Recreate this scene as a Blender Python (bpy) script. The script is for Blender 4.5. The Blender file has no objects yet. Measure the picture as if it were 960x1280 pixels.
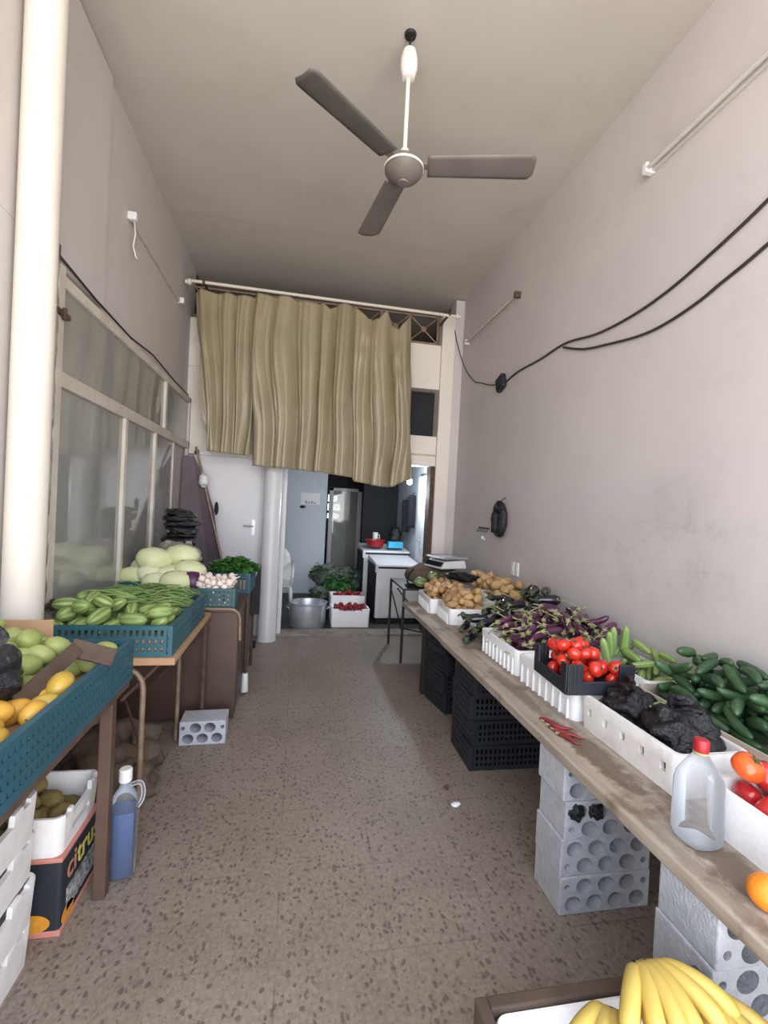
import bpy, math, random
from math import sin, cos, pi, sqrt, atan2, radians, exp
from mathutils import Vector, Matrix, Euler, noise

random.seed(7)
SC = bpy.context.scene
COL = SC.collection

# ------------------------------------------------------------------ helpers
class MB:
    """collects geometry, links it as ONE mesh object"""
    def __init__(s): s.v = []; s.f = []; s.mi = []; s.cur = 0
    def add(s, vs, fs, M=None):
        b = len(s.v)
        s.v += [tuple(M @ Vector(v)) if M is not None else tuple(v) for v in vs]
        s.f += [tuple(b + i for i in f) for f in fs]
        s.mi += [s.cur] * len(fs)
        return s
    def box(s, x0, x1, y0, y1, z0, z1, M=None):
        v = [(x0,y0,z0),(x1,y0,z0),(x1,y1,z0),(x0,y1,z0),(x0,y0,z1),(x1,y0,z1),(x1,y1,z1),(x0,y1,z1)]
        return s.add(v, [(0,3,2,1),(4,5,6,7),(0,1,5,4),(1,2,6,5),(2,3,7,6),(3,0,4,7)], M)
    def tube(s, path, r, n=8, M=None, caps=True):
        P = [Vector(p) for p in path]; rs = r if isinstance(r, (list, tuple)) else [r]*len(P)
        vs = []; fs = []
        up = None
        for i, p in enumerate(P):
            t = (P[min(i+1,len(P)-1)] - P[max(i-1,0)]).normalized()
            if up is None:
                up = Vector((0,0,1)) if abs(t.z) < .9 else Vector((1,0,0))
            a = t.cross(up)
            if a.length < 1e-5: a = t.cross(Vector((.3,1,.2)))
            a.normalize(); b = a.cross(t).normalized(); up = b
            for k in range(n):
                w = 2*pi*k/n
                vs.append(p + (a*cos(w) + b*sin(w))*rs[i])
        for i in range(len(P)-1):
            for k in range(n):
                k2 = (k+1) % n
                fs.append((i*n+k, i*n+k2, (i+1)*n+k2, (i+1)*n+k))
        if caps:
            fs.append(tuple(range(n-1,-1,-1))); fs.append(tuple((len(P)-1)*n+k for k in range(n)))
        return s.add(vs, fs, M)
    def lathe(s, prof, n=20, M=None, fn=None):
        vs = []; fs = []
        for (r, z) in prof:
            for k in range(n):
                a = 2*pi*k/n
                q = (r*cos(a), r*sin(a), z)
                vs.append(fn(q, a, r, z) if fn else q)
        m = len(prof)
        for i in range(m-1):
            for k in range(n):
                k2 = (k+1) % n
                fs.append((i*n+k, i*n+k2, (i+1)*n+k2, (i+1)*n+k))
        if prof[0][0] > 1e-6: fs.append(tuple(range(n-1,-1,-1)))
        if prof[-1][0] > 1e-6: fs.append(tuple((m-1)*n+k for k in range(n)))
        return s.add(vs, fs, M)
    def ell(s, a, b, c, n=14, m=9, M=None, nz=0, ns=1.0, seed=0):
        prof = [(max(1e-7, sin(pi*i/m)), -cos(pi*i/m)) for i in range(m+1)]
        def fn(q, an, r, z):
            d = 1.0
            if nz: d += nz*noise.noise(Vector((q[0]*ns+seed*3.1, q[1]*ns, q[2]*ns-seed)))
            return (q[0]*a*d, q[1]*b*d, q[2]*c*d)
        return s.lathe(prof, n, M, fn)
    def grid(s, fn, nu, nv, M=None):
        vs = [fn(i/nu, j/nv) for j in range(nv+1) for i in range(nu+1)]
        w = nu+1
        return s.add(vs, [(j*w+i, j*w+i+1, (j+1)*w+i+1, (j+1)*w+i) for j in range(nv) for i in range(nu)], M)
    def mesh(s, name, mats, smooth=True, clean=True):
        me = bpy.data.meshes.new(name)
        me.from_pydata(s.v, [], s.f)
        for m in (mats if isinstance(mats, (list,tuple)) else [mats]): me.materials.append(m)
        me.polygons.foreach_set('material_index', s.mi)
        me.polygons.foreach_set('use_smooth', [smooth]*len(me.polygons))
        me.validate(); me.update()
        return me
    def build(s, name, mats, parent=None, smooth=False, bevel=0, seg=2, sharp=None, loc=None, rot=None, solid=0, sub=0):
        o = bpy.data.objects.new(name, s.mesh(name, mats, smooth))
        COL.objects.link(o)
        if parent: o.parent = parent
        if loc: o.location = loc
        if rot: o.rotation_euler = rot
        if solid:
            m = o.modifiers.new('s','SOLIDIFY'); m.thickness = solid; m.offset = 0
        if bevel:
            m = o.modifiers.new('b','BEVEL'); m.width = bevel; m.segments = seg; m.limit_method = 'ANGLE'; m.angle_limit = radians(35)
        if sub:
            m = o.modifiers.new('u','SUBSURF'); m.levels = sub; m.render_levels = sub
        if smooth and sharp: 
            try: o.data.set_sharp_from_angle(angle=radians(sharp))
            except Exception: pass
        return o

def cut(o, cutter):
    """boolean difference, baked into the mesh"""
    c = cutter.build('cutter', o.data.materials[0])
    bpy.context.view_layer.update()
    c.matrix_world = o.matrix_world.copy()
    m = o.modifiers.new('cut','BOOLEAN'); m.object = c; m.operation = 'DIFFERENCE'; m.solver = 'EXACT'
    try: m.use_self = False
    except Exception: pass
    bpy.context.view_layer.update()
    dg = bpy.context.evaluated_depsgraph_get()
    me = bpy.data.meshes.new_from_object(o.evaluated_get(dg))
    o.modifiers.clear(); o.data = me
    bpy.data.objects.remove(c)

def tag(o, label=None, cat=None, group=None, kind=None):
    if label: o['label'] = label
    if cat: o['category'] = cat
    if group: o['group'] = group
    if kind: o['kind'] = kind
    return o
def thing(name, label, cat, loc=(0,0,0), rz=0, group=None):
    o = bpy.data.objects.new(name, None); COL.objects.link(o)
    o.location = loc; o.rotation_euler = (0,0,rz)
    return tag(o, label, cat, group)
def struct(o): o['kind'] = 'structure'; return o
def dup(root, loc=None, rot=None, scale=None, label=None, group=None):
    def rec(o, parent):
        c = o.copy(); COL.objects.link(c)
        if parent: c.parent = parent
        for ch in KIDS.get(o.name, []): rec(ch, c)
        return c
    r = rec(root, None)
    if loc is not None: r.location = loc
    if rot is not None: r.rotation_euler = rot
    if scale is not None: r.scale = (scale,)*3 if isinstance(scale,(int,float)) else scale
    if label: r['label'] = label
    if group: r['group'] = group
    return r
KIDS = {}
def reg(root):
    KIDS[root.name] = list(root.children)
    for ch in root.children: reg(ch)
    return root

# ------------------------------------------------------------------ materials
def lin(c):
    return tuple(((v/255)/12.92 if v/255 <= .04045 else ((v/255+.055)/1.055)**2.4) for v in c) + (1,)
class NT:
    def __init__(s, name):
        s.m = bpy.data.materials.new(name); s.m.use_nodes = True
        s.t = s.m.node_tree; s.b = s.t.nodes['Principled BSDF']
        s.out = s.t.nodes['Material Output']
        s.tc = s.n('ShaderNodeTexCoord')
    def n(s, ty, **kw):
        x = s.t.nodes.new(ty)
        for k, v in kw.items(): setattr(x, k, v)
        return x
    def l(s, a, b): s.t.links.new(a, b)
    def noise(s, scale, det=3, co='Object', vec=None, rough=.55):
        x = s.n('ShaderNodeTexNoise'); x.inputs['Scale'].default_value = scale; x.inputs['Detail'].default_value = det
        x.inputs['Roughness'].default_value = rough
        s.l(vec if vec is not None else s.tc.outputs[co], x.inputs['Vector']); return x.outputs['Fac']
    def ramp(s, fac, stops):
        x = s.n('ShaderNodeValToRGB'); e = x.color_ramp.elements
        e[0].position, e[0].color = stops[0][0], stops[0][1]
        e[1].position, e[1].color = stops[-1][0], stops[-1][1]
        for p, c in stops[1:-1]:
            q = e.new(p); q.color = c
        s.l(fac, x.inputs['Fac']); return x.outputs['Color']
    def mix(s, fac, a, b, mode='MIX'):
        x = s.n('ShaderNodeMix', data_type='RGBA', blend_type=mode)
        for sock, v in ((x.inputs[0], fac), (x.inputs[6], a), (x.inputs[7], b)):
            if isinstance(v, (int, float)): sock.default_value = v
            elif isinstance(v, tuple): sock.default_value = v
            else: s.l(v, sock)
        return x.outputs[2]
    def math(s, op, a, b=None):
        x = s.n('ShaderNodeMath', operation=op)
        for i, v in enumerate((a, b)):
            if v is None: continue
            if isinstance(v, (int, float)): x.inputs[i].default_value = v
            else: s.l(v, x.inputs[i])
        return x.outputs[0]
    def bump(s, h, st=.2, d=.01):
        x = s.n('ShaderNodeBump'); x.inputs['Strength'].default_value = st; x.inputs['Distance'].default_value = d
        s.l(h, x.inputs['Height']); s.l(x.outputs['Normal'], s.b.inputs['Normal'])
    def col(s, c):
        if isinstance(c, tuple): s.b.inputs['Base Color'].default_value = c
        else: s.l(c, s.b.inputs['Base Color'])
    def set(s, **k):
        for a, v in k.items(): s.b.inputs[a.replace('_',' ')].default_value = v
        return s
def rnd(nt):
    x = nt.n('ShaderNodeObjectInfo'); return x.outputs['Random']
def pm(name, c1, c2=None, scale=8, rough=.5, bump=0, bscale=None, c3=None, rand=0, metal=0, spec=.5, det=4, coat=0, trans=0, sheen=0):
    """c1/c2 mottled by noise; rand = share of c3 mixed in by object"""
    nt = NT(name)
    a = lin(c1); base = a
    if c2 is not None:
        f = nt.noise(scale, det)
        base = nt.ramp(f, [(.3, a), (.7, lin(c2))])
    if c3 is not None:
        base = nt.mix(nt.math('MULTIPLY', rnd(nt), rand), base, lin(c3))
    nt.col(base)
    nt.set(Roughness=rough, Metallic=metal)
    nt.b.inputs['Specular IOR Level'].default_value = spec
    if coat: nt.b.inputs['Coat Weight'].default_value = coat; nt.b.inputs['Coat Roughness'].default_value = .12
    if trans: nt.b.inputs['Transmission Weight'].default_value = trans
    if sheen: nt.b.inputs['Sheen Weight'].default_value = sheen
    if bump: nt.bump(nt.noise(bscale or scale*2, 4), bump)
    return nt.m

def wall_mat(name, c1, c2, dirt, smudge=None, low=.0):
    nt = NT(name)
    base = nt.ramp(nt.noise(1.1, 5), [(.3, lin(c1)), (.7, lin(c2))])
    d = nt.ramp(nt.noise(2.3, 8, rough=.7), [(.56, (0,0,0,1)), (.78, (1,1,1,1))])
    base = nt.mix(nt.math('MULTIPLY', d, .35), base, lin(dirt))
    if smudge:                          # worn, scuffed patch with a place of its own on the wall
        cx, cy, cz, rx, ry, rz = smudge
        mp = nt.n('ShaderNodeMapping'); mp.inputs['Location'].default_value = (-cx/rx, -cy/ry, -cz/rz); mp.inputs['Scale'].default_value = (1/rx, 1/ry, 1/rz)
        nt.l(nt.tc.outputs['Object'], mp.inputs['Vector'])
        ln = nt.n('ShaderNodeVectorMath', operation='LENGTH'); nt.l(mp.outputs[0], ln.inputs[0])
        inside = nt.ramp(ln.outputs['Value'], [(.45, (1,1,1,1)), (1.0, (0,0,0,1))])
        n2 = nt.ramp(nt.noise(7, 9, rough=.75), [(.50, (0,0,0,1)), (.72, (1,1,1,1))])
        base = nt.mix(nt.math('MULTIPLY', nt.math('MULTIPLY', inside, n2), .4), base, lin((112,104,100)))
        n3 = nt.ramp(nt.noise(2.2, 3), [(.35, (.2,.2,.2,1)), (.6, (1,1,1,1))])
        base = nt.mix(nt.math('MULTIPLY', nt.math('MULTIPLY', inside, n3), .16), base, lin((120,112,108)))
    nt.col(base); nt.set(Roughness=.62)
    nt.bump(nt.noise(14, 6), .12, .01)
    return nt.m

M = {}
M['wall'] = wall_mat('painted wall', (198,191,190), (190,183,182), (162,152,148), smudge=(1.93,2.2,1.45,.4,.62,.42))
M['wall2'] = wall_mat('painted wall left', (196,190,187), (188,182,178), (156,146,138))
M['ceil'] = wall_mat('ceiling paint', (192,187,180), (184,178,170), (150,138,124))
M['white_wall'] = wall_mat('white painted masonry', (226,218,210), (214,205,197), (150,140,132))
M['backwall'] = wall_mat('bluish back wall', (206,212,218), (196,204,212), (130,136,142))
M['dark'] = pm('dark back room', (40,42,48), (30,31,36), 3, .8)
M['mezz'] = pm('mezzanine brown', (98,80,66), (74,60,50), 3, .8)

def floor_mat():
    nt = NT('terrazzo floor')
    # worn cement terrazzo: brown grey ground, elongated dark pits and pale chips
    mp = nt.n('ShaderNodeMapping'); mp.inputs['Scale'].default_value = (1.0, .8, 1)
    nt.l(nt.tc.outputs['Object'], mp.inputs['Vector'])
    base = nt.ramp(nt.noise(1.3, 6, rough=.65), [(.28, lin((112,100,91))), (.5, lin((136,123,113))), (.75, lin((150,137,127)))])
    fine = nt.noise(60, 3, vec=mp.outputs[0])
    base = nt.mix(.35, base, nt.ramp(fine, [(.35, lin((112,97,84))), (.65, lin((162,147,132)))]))
    vo = nt.n('ShaderNodeTexVoronoi', feature='F1'); vo.inputs['Scale'].default_value = 48; vo.inputs['Randomness'].default_value = 1
    wn = nt.n('ShaderNodeTexNoise'); wn.inputs['Scale'].default_value = 30
    nt.l(mp.outputs[0], wn.inputs['Vector'])
    vm = nt.n('ShaderNodeVectorMath', operation='MULTIPLY_ADD'); vm.inputs[1].default_value = (.03,.03,0)
    nt.l(wn.outputs['Color'], vm.inputs[0]); nt.l(mp.outputs[0], vm.inputs[2])
    nt.l(vm.outputs[0], vo.inputs['Vector'])
    sep = nt.n('ShaderNodeSeparateColor'); nt.l(vo.outputs['Color'], sep.inputs[0])
    pick = nt.ramp(sep.outputs[0], [(.45, (0,0,0,1)), (.55, (1,1,1,1))])
    pit = nt.ramp(vo.outputs['Distance'], [(.26, (1,1,1,1)), (.44, (0,0,0,1))])
    pits = nt.math('MULTIPLY', pick, pit)
    base = nt.mix(nt.math('MULTIPLY', pits, .62), base, lin((72,60,52)))
    vo2 = nt.n('ShaderNodeTexVoronoi', feature='F1'); vo2.inputs['Scale'].default_value = 110
    nt.l(vm.outputs[0], vo2.inputs['Vector'])
    s2 = nt.n('ShaderNodeSeparateColor'); nt.l(vo2.outputs['Color'], s2.inputs[0])
    p2 = nt.math('MULTIPLY', nt.ramp(s2.outputs[1], [(.6, (0,0,0,1)), (.7, (1,1,1,1))]), nt.ramp(vo2.outputs['Distance'], [(.25, (1,1,1,1)), (.45, (0,0,0,1))]))
    base = nt.mix(nt.math('MULTIPLY', p2, .4), base, lin((84,72,62)))
    # tile seams, partly filled
    br = nt.n('ShaderNodeTexBrick'); br.offset = 0; br.inputs['Scale'].default_value = 1
    br.inputs['Brick Width'].default_value = .4; br.inputs['Row Height'].default_value = .4; br.inputs['Mortar Size'].default_value = .004
    br.inputs['Mortar Smooth'].default_value = .3
    nt.l(nt.tc.outputs['Object'], br.inputs['Vector'])
    seam = nt.math('MULTIPLY', br.outputs['Fac'], nt.ramp(nt.noise(2.6, 4), [(.45, (.02,.02,.02,1)), (.7, (.6,.6,.6,1))]))
    base = nt.mix(seam, base, lin((62,53,47)))
    # stains
    st = nt.ramp(nt.noise(1.7, 9, rough=.7), [(.58, (0,0,0,1)), (.72, (1,1,1,1))])
    base = nt.mix(nt.math('MULTIPLY', st, .35), base, lin((80,68,58)))
    nt.col(base); nt.set(Roughness=.48)
    nt.bump(nt.math('MULTIPLY', pits, -1), .25, .004)
    return nt.m
M['floor'] = floor_mat()
M['floor_dark'] = pm('back room floor', (62,60,60), (48,46,46), 5, .5)
M['kerb'] = pm('stone threshold', (150,140,130), (110,100,92), 9, .7, .2)
M['frame'] = pm('aged white frame paint', (206,200,190), (186,176,164), 6, .5, .08)
M['post'] = pm('flaking post', (196,192,184), (140,140,128), 26, .7, .4, det=7)
M['batten'] = pm('dull batten enamel', (196,190,184), (184,178,172), 5, .5)
M['rust'] = pm('rust', (96,72,58), (64,46,38), 20, .8, .3)
M['white_gloss'] = pm('white enamel', (216,216,218), (204,204,208), 3, .35)
M['white_door'] = pm('white door paint', (222,220,224), (212,210,216), 2, .4)
M['pipe'] = pm('cream pipe paint', (216,209,198), (206,198,187), 3, .4)
M['curtain'] = None
M['foam'] = pm('white foam', (238,238,240), (228,228,230), 60, .65, .15, 160)
M['foam_dirty'] = pm('soiled white foam', (234,232,232), (214,208,204), 12, .65, .15, 120)
M['blue'] = pm('petrol blue crate plastic', (40,84,100), (32,70,86), 5, .42, c3=(52,96,104), rand=.6)
M['blue2'] = pm('green blue crate plastic', (44,88,92), (36,74,80), 5, .42)
M['black_pl'] = pm('black crate plastic', (34,38,46), (27,30,37), 6, .45)
M['block'] = pm('pumice block', (186,188,194), (166,168,176), 30, .9, .5, 90, det=6)
M['wood'] = None
M['mango'] = pm('green mango', (150,158,90), (168,174,108), 7, .42, c3=(138,150,82), rand=.8)
M['mango_y'] = pm('yellow mango', (214,156,58), (198,146,62), 7, .4, c3=(172,158,70), rand=.75)
M['cuke'] = pm('cucumber', (50,80,50), (72,104,64), 14, .45, .25, 60, c3=(40,66,44), rand=.8)
M['tomato'] = pm('tomato', (200,42,34), (186,34,28), 5, .22, c3=(214,70,40), rand=.6, coat=.3)
M['tomato_d'] = pm('deep red tomato', (184,38,42), (170,32,36), 5, .24, c3=(196,52,48), rand=.7, coat=.3)
M['tomato_o'] = pm('orange tomato', (226,96,36), (216,78,34), 5, .24, coat=.3)
M['orange'] = pm('orange', (238,142,40), (230,130,34), 10, .4, .2, 90)
M['calyx'] = pm('green calyx', (54,66,42), (76,88,58), 20, .6)
M['stem'] = pm('pale stems', (150,154,104), (122,134,84), 20, .65, c3=(178,166,134), rand=.8)
M['egg_d'] = pm('black aubergine', (26,22,34), (32,26,40), 5, .2, coat=.35)
M['egg_p'] = pm('purple aubergine', (82,38,66), (60,28,52), 8, .32, c3=(108,56,86), rand=.7, coat=.2)
M['onion'] = pm('onion skin', (186,142,94), (156,110,70), 7, .42, .1, c3=(216,184,140), rand=.8)
M['potato'] = pm('potato skin', (176,140,96), (148,112,74), 9, .75, .25, 40, c3=(200,166,116), rand=.8)
M['tuber'] = pm('brown tuber', (118,104,66), (84,72,46), 12, .75, .25, c3=(140,122,66), rand=.8)
M['cabbage'] = pm('pale cabbage', (216,218,176), (200,206,152), 5, .5, .15, c3=(226,226,196), rand=.7)
M['cabbage_r'] = pm('red cabbage', (88,40,78), (70,30,64), 6, .42)
M['garlic'] = pm('garlic', (228,212,204), (206,182,178), 14, .55, .1, c3=(236,226,214), rand=.8)
M['bean'] = pm('green bean', (96,124,62), (82,110,54), 10, .5, c3=(126,146,86), rand=.9)
M['leaf'] = pm('herb leaves', (52,104,40), (74,130,54), 12, .5, c3=(40,84,36), rand=.8)
M['leaf_d'] = pm('dull leaves', (70,96,66), (50,76,52), 12, .6, c3=(120,140,104), rand=.8)
M['card'] = pm('brown cardboard', (176,140,108), (164,128,96), 6, .8)
M['card_l'] = pm('pale soiled board', (198,184,168), (176,160,144), 8, .8)
M['brown_paint'] = pm('dull maroon sheet', (86,66,58), (70,52,46), 4, .45, .08)
M['brown_wood'] = pm('dark brown timber', (92,70,58), (74,54,44), 9, .7, .2)
M['dark_card'] = pm('dark brown board', (84,68,56), (66,52,42), 9, .75, .2)
M['sack'] = pm('brown sacking', (104,88,74), (82,68,56), 30, .9, .4, 90)
M['steel'] = pm('dark steel', (52,50,50), (40,38,38), 15, .5, metal=.4)
M['tube'] = pm('worn tube', (150,130,110), (118,94,76), 14, .45, .1, metal=.2)
M['alu'] = pm('aluminium', (206,210,216), (186,192,200), 8, .38, metal=.7)
M['fan'] = pm('fan grey brown', (112,104,100), (100,92,88), 5, .5)
M['fan_g'] = pm('fan blade', (92,90,84), (80,78,74), 5, .5)
M['fan_w'] = pm('fan white', (224,220,212), (212,206,198), 5, .4)
M['cable'] = pm('black cable', (48,42,42), (40,34,34), 8, .6)
M['white_pl'] = pm('white plastic', (226,226,224), (214,214,212), 4, .4)
M['black_bag'] = None
M['red_pl'] = pm('red plastic', (168,32,40), (150,26,34), 4, .4)
M['cyan'] = pm('cyan box', (64,176,216), (50,160,204), 4, .45)
M['chili'] = pm('dried red pepper', (126,40,38), (98,32,32), 14, .5, c3=(140,58,54), rand=.7)
M['radish'] = pm('red peppers', (124,24,38), (104,18,32), 6, .3, c3=(176,40,52), rand=.6)
M['banana'] = pm('banana skin', (202,174,94), (186,156,76), 5, .45, c3=(180,160,70), rand=.5)
M['tip'] = pm('banana tip', (92,74,40), (66,52,32), 9, .7)
M['paper'] = pm('white paper', (240,240,240), None, rough=.7)
M['plum'] = pm('plum board', (104,92,100), (92,80,88), 3, .6)
M['pink'] = pm('salmon edging', (206,138,122), (192,122,108), 9, .7)
M['navy'] = pm('printed dark carton', (38,44,52), (32,37,44), 5, .6)
M['print_w'] = pm('printed pale panel', (190,190,192), (60,62,66), 55, .6, det=2)
M['yellow_ink'] = pm('yellow ink', (206,194,96), None, rough=.6)
M['salmon_ink'] = pm('salmon ink', (190,128,110), None, rough=.6)
M['orange_ink'] = pm('orange ink', (222,156,52), (208,136,40), 30, rough=.6)
M['cloth_d'] = pm('dark cloth', (34,34,42), (26,26,32), 9, .85)
M['glassdark'] = pm('scale window', (30,36,46), None, rough=.15)
M['soil'] = pm('grime', (92,74,58), (70,56,46), 18, .8, .2)

def curtain_mat():
    nt = NT('olive satin curtain')
    f = nt.noise(3, 4)
    base = nt.ramp(f, [(.3, lin((142,130,105))), (.7, lin((154,142,116)))])
    mp = nt.n('ShaderNodeMapping'); mp.inputs['Scale'].default_value = (420, 420, 14)
    nt.l(nt.tc.outputs['Object'], mp.inputs['Vector'])
    w = nt.noise(1, 2, vec=mp.outputs[0])
    base = nt.mix(.12, base, nt.ramp(w, [(.3, lin((122,110,84))), (.7, lin((176,164,134)))]))
    nt.col(base); nt.set(Roughness=.34)
    nt.b.inputs['Specular IOR Level'].default_value = .6
    nt.b.inputs['Transmission Weight'].default_value = 0
    nt.bump(w, .1, .003)
    return nt.m
M['curtain'] = curtain_mat()
def wood_mat():
    nt = NT('weathered board')
    mp = nt.n('ShaderNodeMapping'); mp.inputs['Scale'].default_value = (14, 1.2, 14)
    nt.l(nt.tc.outputs['Object'], mp.inputs['Vector'])
    base = nt.ramp(nt.noise(1.5, 6, vec=mp.outputs[0], rough=.65), [(.25, lin((120,104,90))), (.5, lin((158,144,130))), (.75, lin((182,170,158)))])
    st = nt.ramp(nt.noise(4.2, 8, rough=.7), [(.53, (0,0,0,1)), (.62, (1,1,1,1))])
    base = nt.mix(nt.math('MULTIPLY', st, .62), base, lin((96,78,60)))
    for (cx, cy, rx, ry, am) in ((1.19,1.62,.09,.42,.75),(1.20,1.05,.10,.22,.8),(1.17,2.3,.06,.6,.5),(1.10,1.0,.04,.5,.35)):      # dried spills where the boxes drip
        m2 = nt.n('ShaderNodeMapping'); m2.inputs['Location'].default_value = (-cx/rx, -cy/ry, 0); m2.inputs['Scale'].default_value = (1/rx, 1/ry, 0)
        nt.l(nt.tc.outputs['Object'], m2.inputs['Vector'])
        ln = nt.n('ShaderNodeVectorMath', operation='LENGTH'); nt.l(m2.outputs[0], ln.inputs[0])
        sp_ = nt.math('ADD', ln.outputs['Value'], nt.math('MULTIPLY', nt.noise(16, 6, rough=.7), 1.5))
        base = nt.mix(nt.math('MULTIPLY', nt.ramp(nt.math('MULTIPLY', sp_, .5), [(.62, (1,1,1,1)), (.76, (0,0,0,1))]), am), base, lin((88,70,54)))
    nt.col(base); nt.set(Roughness=.6); nt.bump(nt.noise(1.5, 6, vec=mp.outputs[0]), .25, .004)
    return nt.m
M['wood'] = wood_mat()
def bag_mat(name, c, c2, rough, scale, wmin):
    nt = NT(name)
    nt.col(nt.ramp(nt.noise(6, 3), [(.3, lin(c)), (.7, lin(c2))])); nt.set(Roughness=rough)
    nt.bump(nt.noise(scale, 5, rough=.6), .8, .02)
    return nt.m
M['black_bag'] = bag_mat('black plastic bag', (18,19,23), (26,28,33), .22, 42, 0)
M['grey_bag'] = bag_mat('grey translucent bag', (134,124,118), (150,142,136), .4, 20, 0)
def clear_mat(name, tint=(1,1,1,1), transp=.75, rough=.08):
    """thin clear plastic or glass: mostly see-through with a real reflection"""
    nt = NT(name)
    t = nt.n('ShaderNodeBsdfTransparent'); t.inputs[0].default_value = tint
    nt.col((.62,.64,.66,1)); nt.set(Roughness=rough)
    fr = nt.n('ShaderNodeFresnel'); fr.inputs[0].default_value = 1.45
    a = nt.math('ADD', nt.math('MULTIPLY', fr.outputs[0], 1.0), 1-transp)
    g = nt.n('ShaderNodeMixShader')
    nt.l(a, g.inputs[0]); nt.l(t.outputs[0], g.inputs[1]); nt.l(nt.b.outputs[0], g.inputs[2])
    nt.l(g.outputs[0], nt.out.inputs[0])
    return nt.m
M['pet'] = clear_mat('clear bottle plastic', (.95,.96,.98,1), .93)
M['pet2'] = clear_mat('cloudy jug plastic', (.93,.95,.98,1), .94, .15)
M['wrap'] = clear_mat('clear wrap', (.9,.93,.92,1), .88, .15)
M['liquid'] = pm('blue liquid', (70,96,146), (64,88,138), 3, .2)
M['liquid_top'] = pm('pale blue liquid', (168,190,214), (150,176,204), 20, .3)
def glass_mat():
    """dusty window pane: a film of dust that dulls what lies behind and mirrors the room"""
    nt = NT('dusty glass')
    t = nt.n('ShaderNodeBsdfTransparent'); t.inputs[0].default_value = (.8,.82,.82,1)
    g = nt.n('ShaderNodeBsdfGlossy'); g.inputs['Roughness'].default_value = .035; g.inputs['Color'].default_value = (.9,.92,.92,1)
    d = nt.n('ShaderNodeBsdfDiffuse'); d.inputs[0].default_value = lin((190,190,186))
    a = nt.n('ShaderNodeMixShader'); nt.l(nt.math('ADD', nt.math('MULTIPLY', nt.noise(2.2, 5), .3), .42), a.inputs[0])
    nt.l(t.outputs[0], a.inputs[1]); nt.l(d.outputs[0], a.inputs[2])
    fr = nt.n('ShaderNodeFresnel'); fr.inputs[0].default_value = 1.6
    b = nt.n('ShaderNodeMixShader'); nt.l(nt.math('MULTIPLY', fr.outputs[0], 1.3), b.inputs[0])
    nt.l(a.outputs[0], b.inputs[1]); nt.l(g.outputs[0], b.inputs[2])
    nt.l(b.outputs[0], nt.out.inputs[0])
    return nt.m
M['glass'] = glass_mat()
def emit(name, c, st):
    nt = NT(name); nt.col(c); nt.b.inputs['Emission Color'].default_value = c; nt.b.inputs['Emission Strength'].default_value = st
    return nt.m
M['bulb'] = emit('lit bulb', (.82,.92,1,1), 30)
M['daylight'] = emit('painted daylight glow', (.92,.95,1,1), 1.6)  # glow for the added bright patches at the far glazed door
def stripe_mat(name, c1, c2, n, c3):
    nt = NT(name)
    sp = nt.n('ShaderNodeSeparateXYZ'); nt.l(nt.tc.outputs['Object'], sp.inputs[0])
    an = nt.math('ARCTAN2', sp.outputs[1], sp.outputs[2])
    w = nt.math('SINE', nt.math('ADD', nt.math('MULTIPLY', an, n), nt.math('MULTIPLY', nt.noise(16, 3), 2.2)))
    f = nt.math('MULTIPLY', nt.math('ADD', w, 1), .5)
    base = nt.ramp(f, [(.25, lin(c1)), (.75, lin(c2))])
    base = nt.mix(nt.math('MULTIPLY', rnd(nt), .6), base, lin(c3))
    nt.col(base); nt.set(Roughness=.42)
    return nt.m
M['squash'] = stripe_mat('striped squash', (98,124,64), (150,166,98), 7, (118,140,78))
M['zuke'] = stripe_mat('pale marrow', (124,150,86), (158,176,112), 6, (112,146,76))
M['melon'] = stripe_mat('striped melon', (70,96,56), (158,168,120), 7, (96,118,76))

# ------------------------------------------------------------------ the setting
XL, XR, H = -1.285, 1.93, 4.18
Y0, YB = -0.75, 5.62
def sbox(name, m, *b, **k):
    return struct(MB().box(*b).build(name, m, **k))
sbox('floor', M['floor'], XL-.3, XR+.3, Y0-.3, YB, -.12, 0)
sbox('wall_right', M['wall'], XR, XR+.2, Y0, YB+.2, -.12, H+.1)
w = MB()
w.box(XL-.2, XL, Y0, YB+.2, -.12, H+.1)
struct(w.build('wall_left', M['wall2'], bevel=.006))
w = MB(); w.box(XL, XL+.028, Y0, 3.25, 2.73, H-.01); w.box(XL, XL+.028, Y0, 2.58, 0, 2.73)   # shallow plaster pier before the window
struct(w.build('trim_8', M['wall2'], bevel=.006))
c = MB()
c.box(XL-.2, XR+.2, Y0, 4.60, H, H+.15)
c.box(XL-.2, XR+.2, 4.60, 7.4, H+.004, H+.15)     # plaster joint: the inner bay sits a little higher
struct(c.build('ceiling', M['ceil']))
# back wall: lintel, panel over the passage, dark hatch, white pier
b = MB()
b.box(XL, XR, YB, YB+.18, 3.05, 3.60)
b.box(XL, .95, YB, YB+.18, 2.06, 3.05)
b.box(.95, 1.66, YB, YB+.18, 2.10, 2.47)
b.box(1.655, 1.82, YB-.05, YB+.18, 0, 3.98)
b.box(XL, -.40, YB+.05, YB+.18, 0, 2.06)
struct(b.build('wall_back', M['white_wall'], bevel=.008))
b = MB().box(1.82, XR, YB-.03, YB+.18, 0, H-.01)
struct(b.build('trim_1', M['wall']))
sbox('trim_2', M['rust'], 1.60, 1.655, YB-.01, YB+.16, 0, 2.10)
sbox('trim_3', M['white_gloss'], -.175, -.13, YB-.03, YB+.16, 0, 2.06)
sbox('trim_4', M['kerb'], -.18, 1.655, YB-.06, YB+.2, -.1, .022, bevel=.006)
sbox('trim_5', M['card_l'], .95, 1.655, YB-.012, YB+.01, 2.225, 2.245)
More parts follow.
